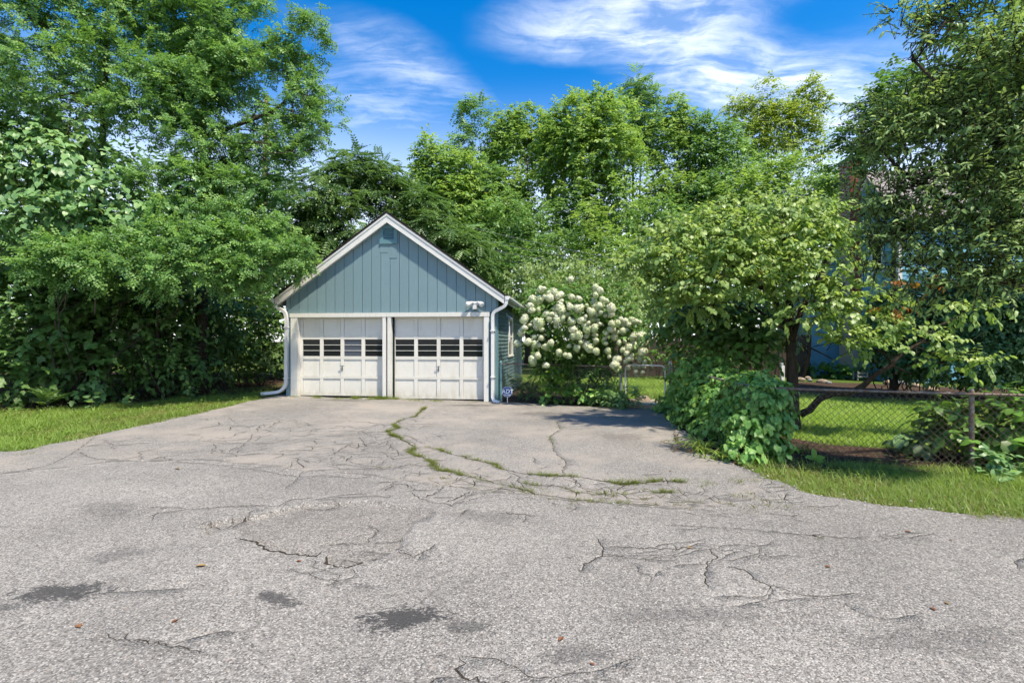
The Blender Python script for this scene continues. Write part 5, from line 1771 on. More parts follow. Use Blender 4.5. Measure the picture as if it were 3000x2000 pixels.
tree('honey_locust', 'fine leafed grey green tree behind the cherry and above the house', 'tree', gpt(10.6, 14.2), (10.6, 14.0, 6.6), 0.10,
     [E(2600, 320, 14, 80, 60), E(2680, 270, 14, 90, 60), E(2560, 400, 14, 90, 55), E(2500, 490, 14, 60, 40), E(2700, 380, 14, 110, 80), E(2560, 470, 14, 80, 40), E(2800, 330, 14, 110, 110), E(2480, 530, 14, 50, 30)],
     'locust', 'locust_dark', 620, 0.5, 6, 0.28, seed=131, gap=-0.2, gap_scale=0.9, sub=2)

tree('maple_tree', 'shady maple at the far right behind the cherry', 'tree', gpt(13.4, 11.8), (13.2, 11.6, 8.0), 0.17,
     [E(2960, 120, 11.6, 120, 110), E(2900, 300, 11.8, 110, 90), E(3050, 260, 11.4, 130, 140), E(2960, 440, 11.6, 120, 90), E(3150, 100, 11.2, 150, 160), E(3130, 420, 11.2, 150, 140), E(2900, 560, 12, 90, 60), E(3050, 600, 11.4, 130, 90), E(3250, 300, 11, 150, 200), E(3200, -80, 11.4, 180, 120)],
     'diamond', 'wood2', 2600, 0.5, 8, 0.14, seed=133, gap=-0.6, gap_scale=1.1, sub=2, twigs=False, jit=0.6)
bush('dark_hedge', 'large dark clipped hedge of small leaves beside the house', 'hedge', gpt(10.5, 14.5),
     [E(2760, 970, 14, 150, 90, 1.2), E(2900, 930, 13.5, 150, 130, 1.3), E(2840, 1050, 13.2, 200, 70, 1.2), E(2640, 1030, 14.6, 90, 70, 1.0), E(2700, 900, 14.5, 130, 60, 1.1), E(3050, 1000, 13, 160, 130, 1.2), E(2600, 960, 15, 60, 50, 0.9)],
     'diamond', 'hedge', 8500, 0.24, 7, 0.115, seed=141, jit=0.7, face=1.2, leaf_droop=0.45, inner=0.75, nstem=14, twigs=False)

# ------------------------------------------------------------------ blue house
HA, HW, HU = np.array([14.36, 19.0]), np.array([0.115, 0.9934]), np.array([0.9934, -0.115])
house = empty('house', (14.36, 19.0, 0), 'blue lap sided house with brick chimney half hidden by trees', 'house', rz=GA)
# local: x to the right along the front, y back along the gable end
wall_top = lambda y: 6.3 + y if y <= 1.95 else 8.25 - (y - 1.95) * 1.013
MB().prism([(0, -0.2), (5.75, -0.2), (5.75, 4.36), (1.95, 8.2), (0, 6.25)], 'x', 0.02, 0.2).build('gable_wall', M['houseblue'], house)
MB().box(0.02, 9.0, 0.02, 0.2, -0.2, 6.3).build('front_wall', M['houseblue'], house)
z = 0.35
while z < 8.0:
    y0, y1 = 0.0, 3.89
    zt = z + 0.2
    if zt > 3.8:
        y1 = min(5.75, 1.95 + (8.25 - zt) / 1.013)
        y0 = max(0.0, zt - 6.3)
    if y1 - y0 > 0.3:
        MB().prism([(0.019, z), (-0.022, z), (-0.004, z + 0.206), (0.019, z + 0.206)], 'y', y0 + 0.1 if y0 == 0 else y0, y1).build('siding_board', M['houseblue'], house)
    if zt < 6.2:
        MB().prism([(0.019, z), (-0.022, z), (-0.004, z + 0.206), (0.019, z + 0.206)], 'x', 0.1, 9.0).build('siding_board', M['houseblue'], house)
    if zt < 3.85:
        MB().prism([(3.919, z), (3.878, z), (3.896, z + 0.206), (3.919, z + 0.206)], 'x', -1.45, -0.0225).build('siding_board', M['houseblue'], house)
    z += 0.2
MB().box(-1.5, 0.019, 3.92, 7.2, -0.2, 3.8).build('wing_wall', M['houseblue'], house)
MB().box(-1.53, -1.451, 3.86, 3.919, 0.2, 3.8).build('corner_board', M['white'], house)
gb2 = MB().box(-0.03, 0.098, -0.03, 0.098, 0.2, 6.2)
gb2.build('corner_board', M['white'], house)
MB().prism([(0.0, 6.15), (1.95, 8.1), (1.95, 8.32), (-0.2, 6.17)], 'x', -0.06, -0.025).build('rake_trim', M['white'], house)
MB().prism([(1.951, 8.1), (5.75, 4.25), (5.75, 4.47), (1.951, 8.32)], 'x', -0.06, -0.025).build('rake_trim', M['white'], house)
MB().prism([(-0.35, 5.97), (1.95, 8.33), (1.95, 8.45), (-0.35, 6.09)], 'x', -0.25, 9.2).build('roof_slope', M['grey_shingle'], house)
MB().prism([(1.952, 8.33), (6.1, 4.13), (6.1, 4.25), (1.952, 8.45)], 'x', -0.25, 9.2).build('roof_slope', M['grey_shingle'], house)
MB().prism([(3.55, 3.82), (7.3, 4.25), (7.3, 4.35), (3.55, 3.92)], 'x', -1.75, -0.065).build('pent_roof', M['grey_shingle'], house)
for (y0, y1, z0, z1, nm) in ((0.9, 1.7, 4.2, 5.5, 'window'),):
    m = MB()
    m.box(-0.06, -0.024, y0, y0 + 0.1, z0, z1)
    m.box(-0.06, -0.024, y1 - 0.1, y1, z0, z1)
    m.box(-0.06, -0.024, y0 + 0.1, y1 - 0.1, z1 - 0.1, z1)
    m.box(-0.06, -0.024, y0 + 0.1, y1 - 0.1, z0, z0 + 0.1)
    w_ = m.build(nm, M['white'], house)
    MB().box(-0.04, -0.0235, y0 + 0.1, y1 - 0.1, z0 + 0.1, z1 - 0.1).build('pane', M['glass'], w_)
MB().box(-0.16, -0.03, 3.62, 3.78, 0.0, 2.6).build('porch_post', plain('grey_post', (0.20, 0.20, 0.20)), house)
t = NT('mortar')
MORT = t.surface((0.34, 0.31, 0.28), 0.95, 0.1)
t = NT('red_brick')
oi = t.node('ShaderNodeObjectInfo')
BRICK = t.surface(t.mix(t.mapr(t.noise(20, 4, 0.7), 0.3, 0.7, 0, 0.5), t.ramp(oi.outputs['Random'], [(0, (0.19, 0.045, 0.035)), (0.6, (0.30, 0.075, 0.05)), (1, (0.36, 0.12, 0.085))]), (0.16, 0.05, 0.04)), 0.9, 0.15)
chim = MB().box(-0.47, -0.024, 2.44, 3.30, -0.1, 9.15).build('chimney', MORT, house)
MB().box(-0.52, 0.03, 2.39, 3.35, 9.151, 9.27).build('cap', MORT, chim)
bl = MB().box(0, 0.210, -0.010, -0.0005, 0, 0.062).mesh('brick')
bs = MB().box(-0.010, -0.0005, 0, 0.205, 0, 0.062).mesh('brick')
bh = MB().box(0, 0.100, -0.010, -0.0005, 0, 0.062).mesh('brick')
for c in range(74):
    z = 3.55 + c * 0.075
    off = c % 2
    xs = [(-0.465, bl), (-0.245, bl)] if not off else [(-0.465, bh), (-0.355, bl), (-0.135, bh)]
    for (x, mm) in xs:
        o = link('brick', mm, BRICK, chim)
        o.location = (x, 2.44, z)
    if c >= 25 and c < 74:
        for y in ((2.45, 2.88) if not off else (2.65, 3.08)):
            o = link('brick', bs, BRICK, chim)
            o.location = (-0.47, y, z)

# ------------------------------------------------------------------ yard details
def rock(name, label, loc, r, mat, seed, group=None, squash=0.55):
    rg = np.random.default_rng(seed)
    n, mm = 9, 6
    V, F = [], []
    ph = rg.uniform(0, 6.28, 6)
    for i in range(mm + 1):
        th = math.pi * i / mm
        for j in range(n):
            a = 2 * math.pi * j / n
            k = 1 + 0.16 * math.sin(2 * a + ph[0]) + 0.1 * math.sin(3 * a + ph[1] + th * 2) + 0.08 * rg.normal()
            V.append((r * k * math.sin(th) * math.cos(a), r * k * 0.8 * math.sin(th) * math.sin(a), r * squash * math.cos(th) * (1 + 0.1 * math.sin(a + ph[2]))))
    for i in range(mm):
        for j in range(n):
            q = (j + 1) % n
            F.append((i * n + j, (i + 1) * n + j, (i + 1) * n + q, i * n + q))
    o = link(name, npmesh(name, np.array(V), np.array(F)), mat)
    o.location = loc
    o.rotation_euler = (0, 0, rg.uniform(0, 6))
    return props(o, label, 'rock', group)


ROCK = {k: plain('rock_' + k, c, 0.9, 0.15, 0, 0.25, 9) for k, c in (('tan', (0.34, 0.27, 0.20)), ('grey', (0.26, 0.26, 0.27)), ('buff', (0.42, 0.33, 0.22)))}
rock('rock', 'large pale boulder behind the slab at the chain link gate', (*at(1886, 1170, 12.6)[:2], 0.06), 0.20, ROCK['tan'], 1)
for k, (px, py, Y, r, mk, lab) in enumerate([
        (2345, 1112, 19.8, 0.16, 'tan', 'pale edging rock just right of the dogwood trunk'), (2366, 1107, 20.6, 0.14, 'tan', 'small tan edging rock behind the dogwood trunk'), (2410, 1117, 18.6, 0.19, 'tan', 'tan edging rock with rounded top in the lawn bed'),
        (2428, 1120, 18.2, 0.12, 'grey', 'small whitish rock at the lawn edge'), (2603, 1122, 18.0, 0.22, 'buff', 'yellowish flat stone at the foot of the dark hedge'), (2642, 1121, 18.0, 0.20, 'grey', 'blue grey stone at the foot of the dark hedge'),
        (2684, 1130, 17.0, 0.17, 'tan', 'brown stone in the hedge shade'), (2728, 1138, 15.6, 0.18, 'tan', 'tan stone at the bed corner in the hedge shade'), (2372, 1113, 19.5, 0.10, 'grey', 'tiny grey stone between the edging rocks')]):
    x, y, _ = at(px, py, Y)
    rock('rock', lab, (x, y, 0.03), r, ROCK[mk], 20 + k, 'edging rocks by the lawn')
t = NT('concrete_slab')
n_ = t.noise(25, 6, 0.7)
CONC = t.surface(t.ramp(n_, [(0.3, (0.24, 0.20, 0.15)), (0.7, (0.40, 0.35, 0.28))]), 0.95, 0.1, bump=t.bump(n_, 0.4, 0.01))
sl = MB()
sl.prism([(2.62, 11.70), (3.48, 11.56), (3.60, 12.28), (2.74, 12.42)], 'z', -0.04, 0.045)
props(sl.build('gate_slab', CONC), 'worn tan concrete slab in the gateway', 'slab')
sl2 = MB().prism([(2.76, 12.47), (3.62, 12.33), (3.68, 12.75), (2.84, 12.88)], 'z', -0.04, 0.06)
props(sl2.build('gate_slab', CONC), 'second tan slab with sandy top behind the gate', 'slab')

# red tub and small lawn things near the house
t = NT('red_plastic')
REDP = t.surface((0.52, 0.045, 0.05), 0.4, 0.4)
x, y, _ = at(2345, 1096, 23)
tub = empty('red_tub', (x, y, 0), 'red plastic tub lying on the bed behind the dogwood trunk', 'tub')
m = MB()
m.tube([(-0.35, 0, 0.02), (-0.1, 0, 0.22), (0.1, 0, 0.22), (0.32, 0, 0.02)], [0.12, 0.24, 0.24, 0.12], 10)
m.build('body', REDP, tub)
MB().tube([(-0.15, -0.2, 0.38), (0, -0.24, 0.46), (0.15, -0.2, 0.38)], 0.02, 6).build('handle', REDP, tub)
x, y, _ = at(2292, 1100, 20)
wp = empty('white_post', (x, y, 0), 'slim white post left of the dogwood trunk', 'post')
MB().box(-0.06, 0.06, -0.06, 0.06, -0.1, 0.62).build('shaft', M['white'], wp)
MB().box(-0.075, 0.075, -0.075, 0.075, 0.6205, 0.66).build('cap', M['white'], wp)
x, y, _ = at(2520, 1092, 20)
bx_ = empty('stepping_frame', (x, y, 0), 'small weathered grey wooden crate by the hedge', 'crate')
m = MB()
for (a, b) in ((-0.2, -0.16), (0.16, 0.2)):
    m.box(a, b, -0.15, -0.11, 0, 0.34)
    m.box(a, b, 0.11, 0.15, 0, 0.34)
m.build('frame', plain('weathered_wood', (0.30, 0.29, 0.27)), bx_)
for z in (0.30, 0.16):
    MB().box(-0.2, 0.2, -0.17, -0.151, z - 0.05, z).build('slat', plain('weathered_wood', (0.30, 0.29, 0.27)), bx_)

# dark plank fence at the back of the yard
t = NT('dark_fence_wood')
n_ = t.noise(6, 6, 0.7, t.mapping((8, 8, 0.7)))
DFW = t.surface(t.ramp(n_, [(0.3, (0.035, 0.026, 0.020)), (0.7, (0.09, 0.07, 0.055))]), 0.9, 0.1, bump=t.bump(n_, 0.5, 0.01))
fx0 = at(1760, 1000, 22)[0]
pf = empty('plank_fence', (fx0, 22.0, 0), 'dark weathered plank fence at the back of the yard', 'fence')
rg = np.random.default_rng(3)
pk = MB().prism([(0, 0), (0.135, 0), (0.135, 1.76), (0.1, 1.82), (0.035, 1.82), (0, 1.76)], 'y', -0.012, 0.012).mesh('plank')
for i in range(60):
    o = link('plank', pk, DFW, pf)
    o.location = (i * 0.150 + rg.uniform(-0.008, 0.008), rg.uniform(-0.004, 0.004), rg.uniform(-0.05, 0.03))
    o.rotation_euler = (0, rg.uniform(-0.012, 0.012), 0)
for z in (0.45, 1.4):
    MB().box(-0.05, 9.05, 0.02, 0.06, z, z + 0.09).build('rail', DFW, pf)

# ------------------------------------------------------------------ chain link fences
def chain_mesh(root, a, b, z0, z1, mat, cell=0.040, r=0.0030, name='chain_link_mesh'):
    """woven wire: zigzag wires side by side, crossing into diamonds"""
    a, b = np.array(a, float), np.array(b, float)
    L = np.linalg.norm(b - a)
    u = (b - a) / L
    nrm = np.array([-u[1], u[0]])
    ncol = int(L / cell)
    cell = L / ncol
    h = cell
    nrow = int((z1 - z0) / h)
    Vs, Fs = [], []
    for c in range(ncol):
        s0 = c * cell
        P = []
        for k in range(nrow + 1):
            o_ = (k + c) % 2
            s = s0 + (cell if o_ else 0)
            off = (0.003 if o_ else -0.003)
            s = min(max(s, 0), L)
            q = a + u * s + nrm * off
            P.append((q[0], q[1], z0 + k * h))
        P = np.array(P)
        n = len(P)
        ring = np.array([[0, 1, 0.4], [0, -1, 0.4], [0, 0, -1.0]])
        un = np.array([u[0], u[1], 0]) * 1.0
        nn = np.array([nrm[0], nrm[1], 0])
        V = np.stack([P + un * r * 1.2, P - un * r * 0.6 + nn * r, P - un * r * 0.6 - nn * r], 1).reshape(-1, 3)
        F = []
        for k in range(n - 1):
            for j in range(3):
                q = (j + 1) % 3
                F.append((k * 3 + j, k * 3 + q, k * 3 + 3 + q, k * 3 + 3 + j))
        Fs.append(np.array(F) + sum(len(x_) for x_ in Vs))
        Vs.append(V)
    V = np.concatenate(Vs)
    V = V - np.array(root.location)
    return link(name, npmesh(name, V, np.concatenate(Fs)), mat, root)


def pipe(root, name, pts, r, mat, sides=10):
    q = [tuple(np.array(p) - np.array(root.location)) for p in pts]
    return MB().tube(q, r, sides).build(name, mat, root, False)


def post_cap(root, parent, x, y, z, r, mat):
    o = Vector(root.location)
    m = MB()
    m.tube([(x - o.x, y - o.y, z - 0.05 - o.z), (x - o.x, y - o.y, z - o.z), (x - o.x, y - o.y, z + 0.02 - o.z), (x - o.x, y - o.y, z + 0.035 - o.z)], [r * 1.15, r * 1.15, r * 0.9, r * 0.3], 10)
    m.build('cap', mat, parent)


c0, c1, c2 = (3.20, 6.80), (5.49, 6.08), (9.6, 4.95)
fr = empty('chain_link_fence', (3.20, 6.80, 0), 'rusty low chain link fence in front of the bright lawn', 'fence')
pipe(fr, 'top_rail', [(*c0, 0.885), (*c1, 0.875), (*c2, 0.865)], 0.0155, M['rust'])
for (x, y, mt) in ((*c1, M['rust']), (*c2, M['rust'])):
    po = pipe(fr, 'post', [(x, y + 0.035, -0.1), (x, y + 0.035, 0.905)], 0.027, mt, 12)
    post_cap(fr, po, x, y + 0.035, 0.905, 0.024, M['rust'])
chain_mesh(fr, (3.22, 6.78), (c1[0] - 0.01, c1[1] - 0.012), 0.03, 0.915, M['wire'])
chain_mesh(fr, (c1[0] + 0.02, c1[1] - 0.03), (c2[0], c2[1] - 0.02), 0.03, 0.915, M['wire'])
fs = empty('chain_link_fence', (3.20, 6.84, 0), 'vine covered chain link fence along the right side of the driveway', 'fence')
po = pipe(fs, 'post', [(3.16, 6.84, -0.1), (3.16, 6.84, 0.90)], 0.034, M['steel'], 12)
post_cap(fs, po, 3.16, 6.84, 0.90, 0.034, M['rust'])
pipe(fs, 'top_rail', [(3.165, 6.88, 0.90), (3.50, 11.3, 0.93)], 0.018, M['rust'])
chain_mesh(fs, (3.17, 6.9), (3.50, 11.3), 0.03, 0.9, M['wire'])
po = pipe(fs, 'post', [(3.53, 11.42, -0.1), (3.53, 11.42, 1.02)], 0.034, M['steel'], 12)
post_cap(fs, po, 3.53, 11.42, 1.03, 0.034, M['metal_white'])
fg = empty('chain_link_fence', (-0.28, 12.72, 0), 'grey chain link fence from the garage corner to the gate behind the sign', 'fence')
po = pipe(fg, 'post', [(-0.28, 12.72, -0.1), (-0.28, 12.72, 0.98)], 0.036, M['teal'], 12)
post_cap(fg, po, -0.28, 12.72, 0.99, 0.036, M['teal'])
gp = at(1819, 1190, 11.85)
po = pipe(fg, 'post', [(gp[0], 11.85, -0.1), (gp[0], 11.85, 0.98)], 0.034, M['steel'], 12)
post_cap(fg, po, gp[0], 11.85, 0.98, 0.034, M['steel'])
pipe(fg, 'top_rail', [(-0.25, 12.71, 0.945), (1.2, 12.25, 0.935), (gp[0] - 0.02, 11.86, 0.915)], 0.018, M['rust'])
chain_mesh(fg, (-0.24, 12.70), (gp[0] - 0.03, 11.87), 0.03, 0.935, M['wire_grey'])
gt = empty('chain_link_gate', (gp[0] + 0.1, 11.82, 0), 'narrow chain link gate with pale bent top rail', 'gate')
g0, g1_ = (gp[0] + 0.10, 11.83), (3.44, 11.50)
pipe(gt, 'frame', arc([(*g0, 0.10), (*g0, 0.96), (*g1_, 0.955), (*g1_, 0.10), (*g0, 0.10)]), 0.0175, M['metal_white'])
pipe(gt, 'hinge_rod', [(g0[0] + 0.05, g0[1], 0.1), (g0[0] + 0.05, g0[1], 0.92)], 0.008, M['steel'], 6)
chain_mesh(gt, (g0[0] + 0.02, g0[1]), (g1_[0] - 0.02, g1_[1]), 0.11, 0.95, M['wire_grey'])

# ------------------------------------------------------------------ flowering bush
hb = gpt(1.55, 12.75)
hyd = bush('hydrangea_bush', 'large bush covered in round white flower heads beside the garage', 'bush', hb,
           [E(1690, 930, 12.5, 120, 90, 0.8), E(1600, 920, 12.7, 80, 80, 0.7), E(1780, 900, 12.5, 80, 80, 0.7), E(1820, 990, 12.3, 60, 80, 0.6), E(1640, 870, 12.6, 100, 40, 0.6), E(1760, 1010, 12.4, 70, 60, 0.6), E(1600, 1000, 12.6, 60, 50, 0.6),
            E(1690, 1010, 12.8, 110, 70, 0.6), E(1620, 1080, 12.4, 50, 50, 0.4), E(1750, 1090, 12.6, 70, 60, 0.5), E(1690, 1110, 12.5, 90, 50, 0.4)],
           'oval', 'hydra', 1500, 0.28, 6, 0.105, seed=151, nstem=16, stem_r=0.014, face=0.9, leaf_droop=0.4, inner=0.4)
heads_zoom = """790,200 490,300 525,290 578,340 630,330 650,365 690,350 530,375 580,385 410,400 447,425 480,400 385,460 400,507 473,503 700,415 800,375 873,388 772,450 785,480 685,480 630,495 650,530 550,545 600,550 575,598 640,580 700,520 757,550
700,590 785,600 805,625 650,600 640,665 327,598 445,615 485,635 385,655 460,665 330,683 295,730 500,700 427,772 495,785 365,825 427,845 475,860 253,840 593,830 543,873 462,960 410,1005 543,1055 670,930 735,955 778,963 775,865 818,700 822,773 870,760
855,885 905,480 835,490 865,495 950,460 1040,290 1080,315 1040,355 1020,420 1030,465 1080,470 1110,395 1145,415 1150,470 1200,490 980,510 1000,535 1090,525 1140,560 1200,545 1050,555 940,570 905,610 1010,600 1060,605 970,635 1075,645 920,660 955,690
1030,690 1035,755 950,765 1150,745 1200,695 1130,795 1045,815 1140,840 890,830 945,855 980,890 1045,920 1175,970 1160,915 1230,770 1275,830 1260,730 1310,720 1260,640 1205,645 1290,600 1335,615 1320,655 1370,650 1350,700 1400,615 1440,620 1480,630
1410,770 1330,815 1450,810 1420,850 1370,880 1310,900 1350,940 1405,955 1375,990 1480,770 1520,755 1530,815 1490,855 1510,920 1500,970 1530,1025 1480,1000 1230,1055 1280,1085 1250,1100 1365,1085 1430,1070 1475,1080 1520,1070 1440,1120 1510,1125
1450,1160 1340,1020 1250,1000"""


def floret_ball(seed):
    """a round head of many small four-petalled florets"""
    rg = np.random.default_rng(seed)
    n = 64
    i = np.arange(n) + 0.5
    ph = np.arccos(1 - 2 * i / n)
    th = math.pi * (1 + 5 ** 0.5) * i
    d = np.column_stack([np.sin(ph) * np.cos(th), np.sin(ph) * np.sin(th), np.cos(ph)])
    d = unit(d + rg.normal(0, 0.08, d.shape))
    rr = 1.0 + 0.10 * np.sin(3 * d[:, 0] + seed) + 0.10 * np.sin(4 * d[:, 2] + 2 * seed) + rg.normal(0, 0.05, n)
    parts = []
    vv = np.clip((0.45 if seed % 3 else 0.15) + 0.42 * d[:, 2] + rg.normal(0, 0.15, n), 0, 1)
    a = unit(np.cross(d, rg.normal(size=(n, 3))))
    b = np.cross(d, a)
    for k in range(2):
        s = a * math.cos(k * 1.57) + b * math.sin(k * 1.57)
        q = np.cross(d, s)
        P = d * rr[:, None]
        h = 0.22
        V = np.stack([P - s * h - q * 0.13, P - s * h * 0.2 - q * 0.19, P + s * h - q * 0.13, P + s * h + q * 0.13, P + s * h * 0.2 + q * 0.19, P - s * h + q * 0.13], 1)
        V[:, [0, 2, 3, 5]] -= (d * 0.04)[:, None, :]
        F = np.array([(0, 1, 4), (0, 4, 5), (1, 2, 3), (1, 3, 4)])[None] + (np.arange(n) * 6)[:, None, None]
        parts.append((V.reshape(-1, 3), F.reshape(-1, 3), np.repeat(vv, 4)))
    # a dense core so that no light shows through
    c = np.array([(0.82 * math.sin(p) * math.cos(q), 0.82 * math.sin(p) * math.sin(q), 0.82 * math.cos(p)) for p in np.linspace(0.01, 3.13, 6) for q in np.linspace(0, 6.28, 8)[:-1]])
    Fc = []
    for r_ in range(5):
        for k in range(7):
            k2 = (k + 1) % 7
            Fc += [(r_ * 7 + k, r_ * 7 + 7 + k, r_ * 7 + 7 + k2), (r_ * 7 + k, r_ * 7 + 7 + k2, r_ * 7 + k2)]
    parts.append((c, np.array(Fc), np.full(len(Fc), 0.3)))
    V, F, v = join(parts)
    me = npmesh('flower_head', V, F, v)
    me.materials.append(LF['flower'])
    return me


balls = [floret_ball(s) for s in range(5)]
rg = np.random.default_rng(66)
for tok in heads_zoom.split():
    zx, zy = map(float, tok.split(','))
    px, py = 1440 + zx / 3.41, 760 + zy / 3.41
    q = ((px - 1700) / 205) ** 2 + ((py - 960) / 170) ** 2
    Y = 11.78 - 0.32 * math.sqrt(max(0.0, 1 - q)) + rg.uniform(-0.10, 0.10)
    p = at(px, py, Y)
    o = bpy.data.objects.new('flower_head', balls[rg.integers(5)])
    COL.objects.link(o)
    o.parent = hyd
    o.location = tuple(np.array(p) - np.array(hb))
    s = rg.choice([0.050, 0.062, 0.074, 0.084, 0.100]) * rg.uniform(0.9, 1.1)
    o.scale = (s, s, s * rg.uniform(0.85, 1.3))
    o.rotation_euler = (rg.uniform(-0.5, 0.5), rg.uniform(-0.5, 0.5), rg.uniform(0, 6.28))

# ------------------------------------------------------------------ climbers, weeds and bed plants
bush('grape_vine', 'mound of lobed vine leaves smothering the driveway side fence', 'vine', gpt(3.1, 8.6),
     [E(2010, 1130, 10.2, 50, 50, 0.4), E(2030, 1190, 9.6, 70, 60, 0.4), E(2090, 1150, 8.9, 90, 70, 0.5), E(2070, 1220, 8.6, 80, 50, 0.4), E(2150, 1180, 8.0, 90, 80, 0.45), E(2130, 1250, 7.8, 90, 60, 0.4), E(1975, 1185, 10.8, 45, 40, 0.35), E(2200, 1150, 7.4, 70, 60, 0.4), E(2190, 1220, 7.2, 80, 60, 0.4),
      E(2060, 1090, 9.3, 90, 40, 0.4), E(1950, 1210, 11.0, 30, 30, 0.3)],
     'lobed', 'grape', 1600, 0.20, 5, 0.078, nj=0.55, dj=0.4, seed=161, nstem=12, stem_r=0.008, face=1.3, leaf_droop=0.8, droop=0.6, jit=0.6, inner=0.6)
bush('grape_vine', 'sunlit heart leaved creeper spilling round the corner fence post', 'vine', gpt(3.1, 6.7),
     [E(2220, 1170, 6.75, 60, 45, 0.22), E(2250, 1240, 6.6, 50, 45, 0.2), E(2190, 1250, 6.6, 60, 50, 0.2), E(2180, 1320, 6.45, 65, 20, 0.18), E(2250, 1300, 6.5, 45, 30, 0.18), E(2280, 1170, 6.8, 30, 50, 0.12), E(2270, 1320, 6.4, 40, 14, 0.16)],
     'heart', 'grape', 470, 0.17, 5, 0.066, singles=300, seed=162, nstem=9, stem_r=0.006, face=1.3, leaf_droop=0.8, droop=0.6, jit=0.7, inner=0.35, nj=0.5, dj=0.4)


def strap_clump(name, label, base, n, lo, hi, w, mat, seed, cat='plant', tpl_bend=1.0, group=None, lean=None):
    rg = np.random.default_rng(seed)
    b = np.array(base)
    o = empty(name, base, label, cat, group)
    Vs = []
    for i in range(n):
        a = rg.uniform(0, 6.28)
        L = rg.uniform(lo, hi)
        out = np.array([math.cos(a), math.sin(a), 0])
        if lean is not None:
            out = unit(out + np.array(lean))
        p0 = np.array([rg.normal(0, 0.07), rg.normal(0, 0.07), 0])
        sd_ = np.array([-out[1], out[0], 0])
        V = []
        for t_ in np.linspace(0, 1, 6):
            c = p0 + out * L * (0.25 * t_ + 0.55 * t_ * t_) + np.array([0, 0, L * (1.0 * t_ - 0.75 * tpl_bend * t_ * t_)])
            ww = w * (1 - t_ ** 2.2) * 0.5 + 0.0008
            V += [c + sd_ * ww, c - np.array([0, 0, w * 0.2]), c - sd_ * ww]
        F = []
        for k in range(5):
            q = k * 3
            F += [(q, q + 1, q + 4), (q, q + 4, q + 3), (q + 1, q + 2, q + 5), (q + 1, q + 5, q + 4)]
        Vs.append((np.array(V), np.array(F), np.full(len(F), np.clip(rg.normal(0.55, 0.25), 0, 1))))
    V, F, v = join(Vs)
    link('blade_tuft', npmesh('blade_tuft', V, F, v), LF[mat], o)
    return o


strap_clump('daylily_clump', 'arching strap leaved daylily clump at the driveway edge', gpt(*g(2060, 1325)), 46, 0.35, 0.7, 0.022, 'grass', 171)
strap_clump('daylily_clump', 'smaller strap leaved daylily clump just right of the larger one', gpt(*g(2095, 1345)), 30, 0.28, 0.5, 0.018, 'grass', 172)
strap_clump('daylily_clump', 'tall strap leaved clump behind the fence in the bush shade', gpt(*at(1560, 1150, 14.2)[:2]), 60, 0.7, 1.15, 0.02, 'grass', 173, tpl_bend=0.6)
strap_clump('daylily_clump', 'dark strap leaved clump under the white flowering bush', gpt(*at(1690, 1160, 13.3)[:2]), 40, 0.5, 0.8, 0.025, 'hydra', 174)
strap_clump('daylily_clump', 'dry reddish strap leaved clump by the side wall', gpt(*at(1575, 1160, 13.6)[:2]), 60, 0.3, 0.6, 0.012, 'dry', 175)
strap_clump('daylily_clump', 'small strap leaved clump behind the rusty fence near the trunk', gpt(*at(2350, 1320, 6.95)[:2]), 16, 0.3, 0.55, 0.018, 'grass', 176)

lily = empty('daylily_flower', gpt(*at(1972, 1100, 11.2)[:2]), 'single orange lily bloom above the vines by the gate', 'flower')
lp = np.array(lily.location)
fc = np.array(at(1972, 1064, 11.2)) - lp
MB().tube([(0.02, 0.0, 0), (0.01, 0, fc[2] * 0.6), tuple(fc)], 0.006, 5).build('stem', BK['grey'], lily)
a = np.arange(6) * math.pi / 3
V, F, vv = place('slim', np.tile(fc, (6, 1)), np.column_stack([np.cos(a), -0.35 + 0.3 * np.sin(a), 0.75 + 0.4 * np.sin(a * 2)]), np.column_stack([-np.cos(a), np.zeros(6), np.ones(6)]), 0.085, 0.14)
link('petal_ring', npmesh('petal_ring', V, F, vv), LF['lily'], lily)

# bright seedling with four oval leaves
sd0 = gpt(*g(2385, 1352))
sl_ = empty('seedling', sd0, 'bright green four leaved seedling at the foot of the rusty fence', 'plant')
for (dx, dz, up_) in ((-0.9, 0.05, 0.25), (0.05, 0.2, 1.0), (0.9, 0.05, 0.25), (0.25, -0.6, -0.1)):
    V, F, vv = place('broadoval', np.array([[0, 0, 0.07]]), np.array([[dx, -0.25 if up_ < 0.9 else 0.1, up_]]), np.array([[0, -0.7, 0.8]]), 0.13, 0.12, np.array([0.6]))
    link('leaf', npmesh('leaf', V, F, vv), LF['bright'], sl_)
MB().tube([(0, 0, -0.03), (0, 0, 0.075)], 0.005, 5).build('stem', BK['grey'], sl_)

# big leaved plant right of the fence post and others in the bed
bush('broadleaf_shrub', 'large leaved dark green shrub behind the rusty fence post', 'shrub', gpt(6.0, 6.6),
     [E(2920, 1250, 6.5, 110, 60, 0.35), E(2880, 1300, 6.4, 90, 50, 0.35), E(2960, 1320, 6.2, 90, 50, 0.35), E(2800, 1230, 6.7, 55, 40, 0.3), E(3040, 1250, 6.2, 90, 90, 0.4), E(2770, 1270, 6.7, 40, 40, 0.25), E(2950, 1190, 6.6, 90, 30, 0.3)],
     'broadoval', 'broad', 230, 0.30, 5, 0.14, singles=300, seed=181, nstem=9, stem_r=0.009, face=0.9, leaf_droop=0.35, inner=0.3)
bush('broadleaf_shrub', 'small heart leaved creeper in front of the fence at the right edge', 'plant', gpt(5.75, 5.75),
     [E(2905, 1350, 5.8, 40, 22, 0.12), E(2960, 1385, 5.7, 50, 18, 0.15), E(2930, 1400, 5.6, 40, 12, 0.12)], 'heart', 'vine', 46, 0.14, 4, 0.075, singles=300, seed=182, nstem=4, stem_r=0.004, face=0.9)
